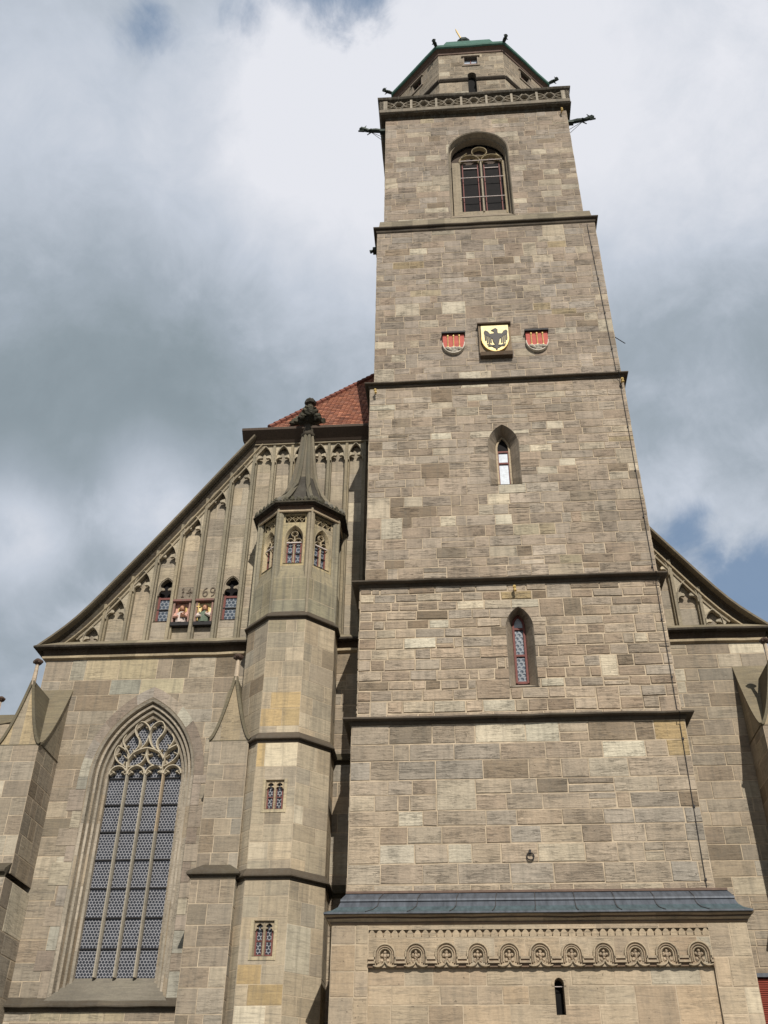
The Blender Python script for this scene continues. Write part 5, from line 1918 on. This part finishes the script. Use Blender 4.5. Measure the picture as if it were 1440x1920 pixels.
w.poly([(-2.49, -0.01, 6.70), (6.20, -0.01, 6.70), (6.20, 0.09, 6.70), (-2.49, 0.09, 6.70)])
w.T = frame(BX1, PYF, PI / 2)
w.masonry(0, -PYF + P, 0, 7.76, (0.5, 0.72), (0.6, 1.3), 'porch', gap=0.024, proud=0.012, seed=806)
w.T = frame(BX0, P, -PI / 2)
w.masonry(0, -PYF + P, 0, 7.76, (0.5, 0.72), (0.6, 1.3), 'porch', gap=0.024, proud=0.012, seed=807)
w.build('wall', ['porch', 'mortar'], bs)
for i, x in enumerate(AC):
    q = MB(F_)
    ra_ = random.Random(60 + i)
    wk = ra_.uniform(0.95, 1.04)
    x += ra_.uniform(-0.012, 0.012)
    q.shade((176, 160, 130), jit=0.12)
    roll = lambda wd, yf_: [(-wd / 2, 0.02), (-wd / 2, yf_ * 0.5), (-wd * 0.2, yf_), (wd * 0.2, yf_), (wd / 2, yf_ * 0.5), (wd / 2, 0.02)]
    q.sweep([(x + 0.265, 6.84)] + arc(x, AZ + ra_.uniform(-0.01, 0.01), 0.265 * wk, 0, 180, 14) + [(x - 0.265, 6.84)], roll(0.055, -0.075))
    q.shade((164, 146, 118))
    q.sweep([(x + 0.205, 6.80)] + arc(x, AZ, 0.205 * wk, 0, 180, 14) + [(x - 0.205, 6.80)], roll(0.045, -0.055))
    q.shade((176, 160, 130))
    q.sweep([(x + 0.155, 6.82)] + arc(x, AZ, 0.155, 0, 180, 14) + [(x - 0.155, 6.82)], roll(0.035, -0.035))
    reveal(q, [(arc(x, AZ, AR, 0, 360, 14), -0.01), (arc(x, AZ, AR - 0.01, 0, 360, 14), 0.08)])
    q.prism(arc(x, AZ, AR + 0.01, 0, 360, 14)[:-1], 0.075, 0.09)
    # curled feet meeting under the arch
    for s_ in (-1, 1):
        q.sweep(smooth_path([(x + s_ * 0.30, 6.745), (x + s_ * 0.18, 6.72), (x + s_ * 0.06, 6.76), (x, 6.86)], 4), roll(0.045, -0.07))
    ao = q.build('blind_arch', 'porch', bs)
    q = MB(F_)
    q.shade((170, 152, 124))
    rr = random.Random(i)
    q.blob((x, 0.03, AZ - 0.02), 0.06, 0.2, 1, 1, 1, 6, 5, i)
    for dx, dz in ((0, 0.075), (-0.075, 0.0), (0.075, 0.0), (0, -0.08)):
        q.blob((x + dx, 0.035, AZ + dz), 0.042, 0.2, 1, 1, 1, 6, 5, i + 4)
    for dx in (-0.085, 0.085):
        q.blob((x + dx * 0.9, 0.015, 6.865), 0.05, 0.2, 1, 1.2, 1.2, 6, 5, i + 7)
    q.build('leaf_ornament', 'porch', ao)
for xa, xb in zip([-2.49] + [x + 0.25 for x in AC], [x - 0.25 for x in AC] + [6.20]):
    q = MB(F_)
    q.shade((172, 155, 126))
    xb = max(xb, xa + 0.05)
    q.box(xa, xb, -0.075, 0.02, 6.885, 6.945)
    q.box(xa + 0.0, xb, -0.10, 0.02, 6.785, 6.835)
    q.shade((120, 100, 78))
    q.box(xa, xb, -0.04, 0.02, 6.84, 6.88)
    q.box(xa, xb, -0.03, 0.02, 6.70, 6.78)
    q.build('impost', 'porch', bs)
q = MB(F_)
q.shade((158, 140, 112))
q.box(-2.50, 6.22, 0.075, 0.095, 7.42, 7.62)
n = 44
st = 8.72 / n
for i in range(n):
    x = -2.50 + st * i
    q.shade((174, 157, 127))
    j = random.uniform(-0.01, 0.01)
    q.prism([(x + 0.012, 7.43), (x + st - 0.012, 7.43), (x + st - 0.012, 7.515 + j), (x + st * 0.72, 7.585), (x + st * 0.5, 7.605), (x + st * 0.28, 7.585), (x + 0.012, 7.515 + j)], -0.006, 0.08)
q.build('dentil_band', 'porch', bs)
q = MB()
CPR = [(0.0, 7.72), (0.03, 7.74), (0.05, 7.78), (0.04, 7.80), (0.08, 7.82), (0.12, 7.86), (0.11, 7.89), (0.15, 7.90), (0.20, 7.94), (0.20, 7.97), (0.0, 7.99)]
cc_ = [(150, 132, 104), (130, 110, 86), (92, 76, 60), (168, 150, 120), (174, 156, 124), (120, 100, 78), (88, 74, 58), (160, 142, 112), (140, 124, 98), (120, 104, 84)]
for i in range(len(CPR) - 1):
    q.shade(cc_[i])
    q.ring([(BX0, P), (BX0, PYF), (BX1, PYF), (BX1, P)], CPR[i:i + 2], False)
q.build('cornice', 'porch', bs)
ST = [(0.01, 8.74, -3.18, 7.05), (-0.36, 8.49, -3.31, 7.12), (-0.37, 8.44, -3.31, 7.12), (-0.34, 8.42, -3.31, 7.12), (-0.46, 8.27, -3.36, 7.16), (-0.72, 8.13, -3.48, 7.22), (-1.10, 7.99, -3.66, 7.34), (-1.10, 7.95, -3.66, 7.34), (-0.85, 7.96, -3.5, 7.2)]
q = MB()
for i, ((ya, za, la, ra), (yb, zb, lb, rb)) in enumerate(zip(ST[:-1], ST[1:])):
    m = 1 if i in (4, 5) else 0
    nseg = 10
    for j in range(nseg):
        f0, f1 = j / nseg, (j + 1) / nseg
        q.poly([(la + (ra - la) * f0, ya, za), (la + (ra - la) * f1, ya, za), (lb + (rb - lb) * f1, yb, zb), (lb + (rb - lb) * f0, yb, zb)], m)
    q.poly([(la, ya, za), (lb, yb, zb), (lb, P, zb), (la, P, za)], m)
    q.poly([(ra, ya, za), (rb, yb, zb), (rb, P, zb), (ra, P, za)], m)
ro = q.build('roof', ['lead', 'leadgreen'], bs)
for j in range(1, 10):
    q = MB()
    f = j / 10
    SG = [(y - 0.004, z + 0.006, la + (ra - la) * f) for y, z, la, ra in ST[:7]]
    for (ya, za, xa), (yb, zb, xb) in zip(SG[:-1], SG[1:]):
        for dx in (-0.011, 0.011):
            q.poly([(xa + dx, ya, za - 0.02), (xb + dx, yb, zb - 0.02), (xb + dx, yb, zb + 0.012), (xa + dx, ya, za + 0.012)])
        q.poly([(xa - 0.011, ya, za + 0.012), (xa + 0.011, ya, za + 0.012), (xb + 0.011, yb, zb + 0.012), (xb - 0.011, yb, zb + 0.012)])
    q.build('standing_seam', 'slate', ro)
q = MB()
q.shade((120, 108, 98))
q.box(-3.2, 7.05, -0.06, 0.02, 8.72, 8.78)
q.build('flashing', 'redeave', ro)
q = MB(frame(0, PYF + 0.09, 0))
q.shade((150, 134, 108))
L0, L1 = arch(2.32, 0.115, 5.62, 6.33, 0.13, 6), arch(2.32, 0.10, 5.64, 6.33, 0.115, 6)
reveal(q, [(L0, -0.02), (L1, 0.28)])
q.shade((176, 158, 128))
for a_, b_ in zip(arch(2.32, 0.125, 5.62, 6.33, 0.14, 6)[1:-2], arch(2.32, 0.125, 5.62, 6.33, 0.14, 6)[2:-1]):
    pass
q.sweep(arch(2.32, 0.15, 6.28, 6.33, 0.165, 6), [(-0.03, -0.03), (0.03, -0.03), (0.03, 0.02), (-0.03, 0.02)])
so = q.build('slit_window', 'porch', bs)
q = MB(frame(0, PYF + 0.09, 0))
q.box(2.18, 2.46, 0.26, 0.30, 5.55, 6.5)
q.build('opening_dark_panel', 'dark', so)
q = MB(frame(0, PYF + 0.09, 0))
q.box(2.21, 2.43, 0.10, 0.115, 6.27, 6.285)
q.build('glazing_bar', 'white_iron', so)

# ================================================================== red shutter at the right edge
t = thing('wooden_shutter', 'red horizontally boarded shutter under a grey ledge at the lower right edge', 'shutter', (8.75, 2.9, 4.0))
q = MB()
n = 56
for i in range(n):
    z = 4.4 + 2.62 * i / n
    q.poly([(8.05, 2.60, z), (9.30, 2.60, z), (9.30, 2.63, z + 2.62 / n), (8.05, 2.63, z + 2.62 / n)])
    q.poly([(8.05, 2.60, z), (9.30, 2.60, z), (9.30, 2.64, z), (8.05, 2.64, z)])
q.box(8.05, 9.30, 2.64, 2.99, 4.4, 7.02)
q.build('boards', 'shutter', t)
q = MB()
q.box(8.03, 9.32, 2.52, 2.99, 7.04, 7.14)
q.build('ledge', 'lead', t)
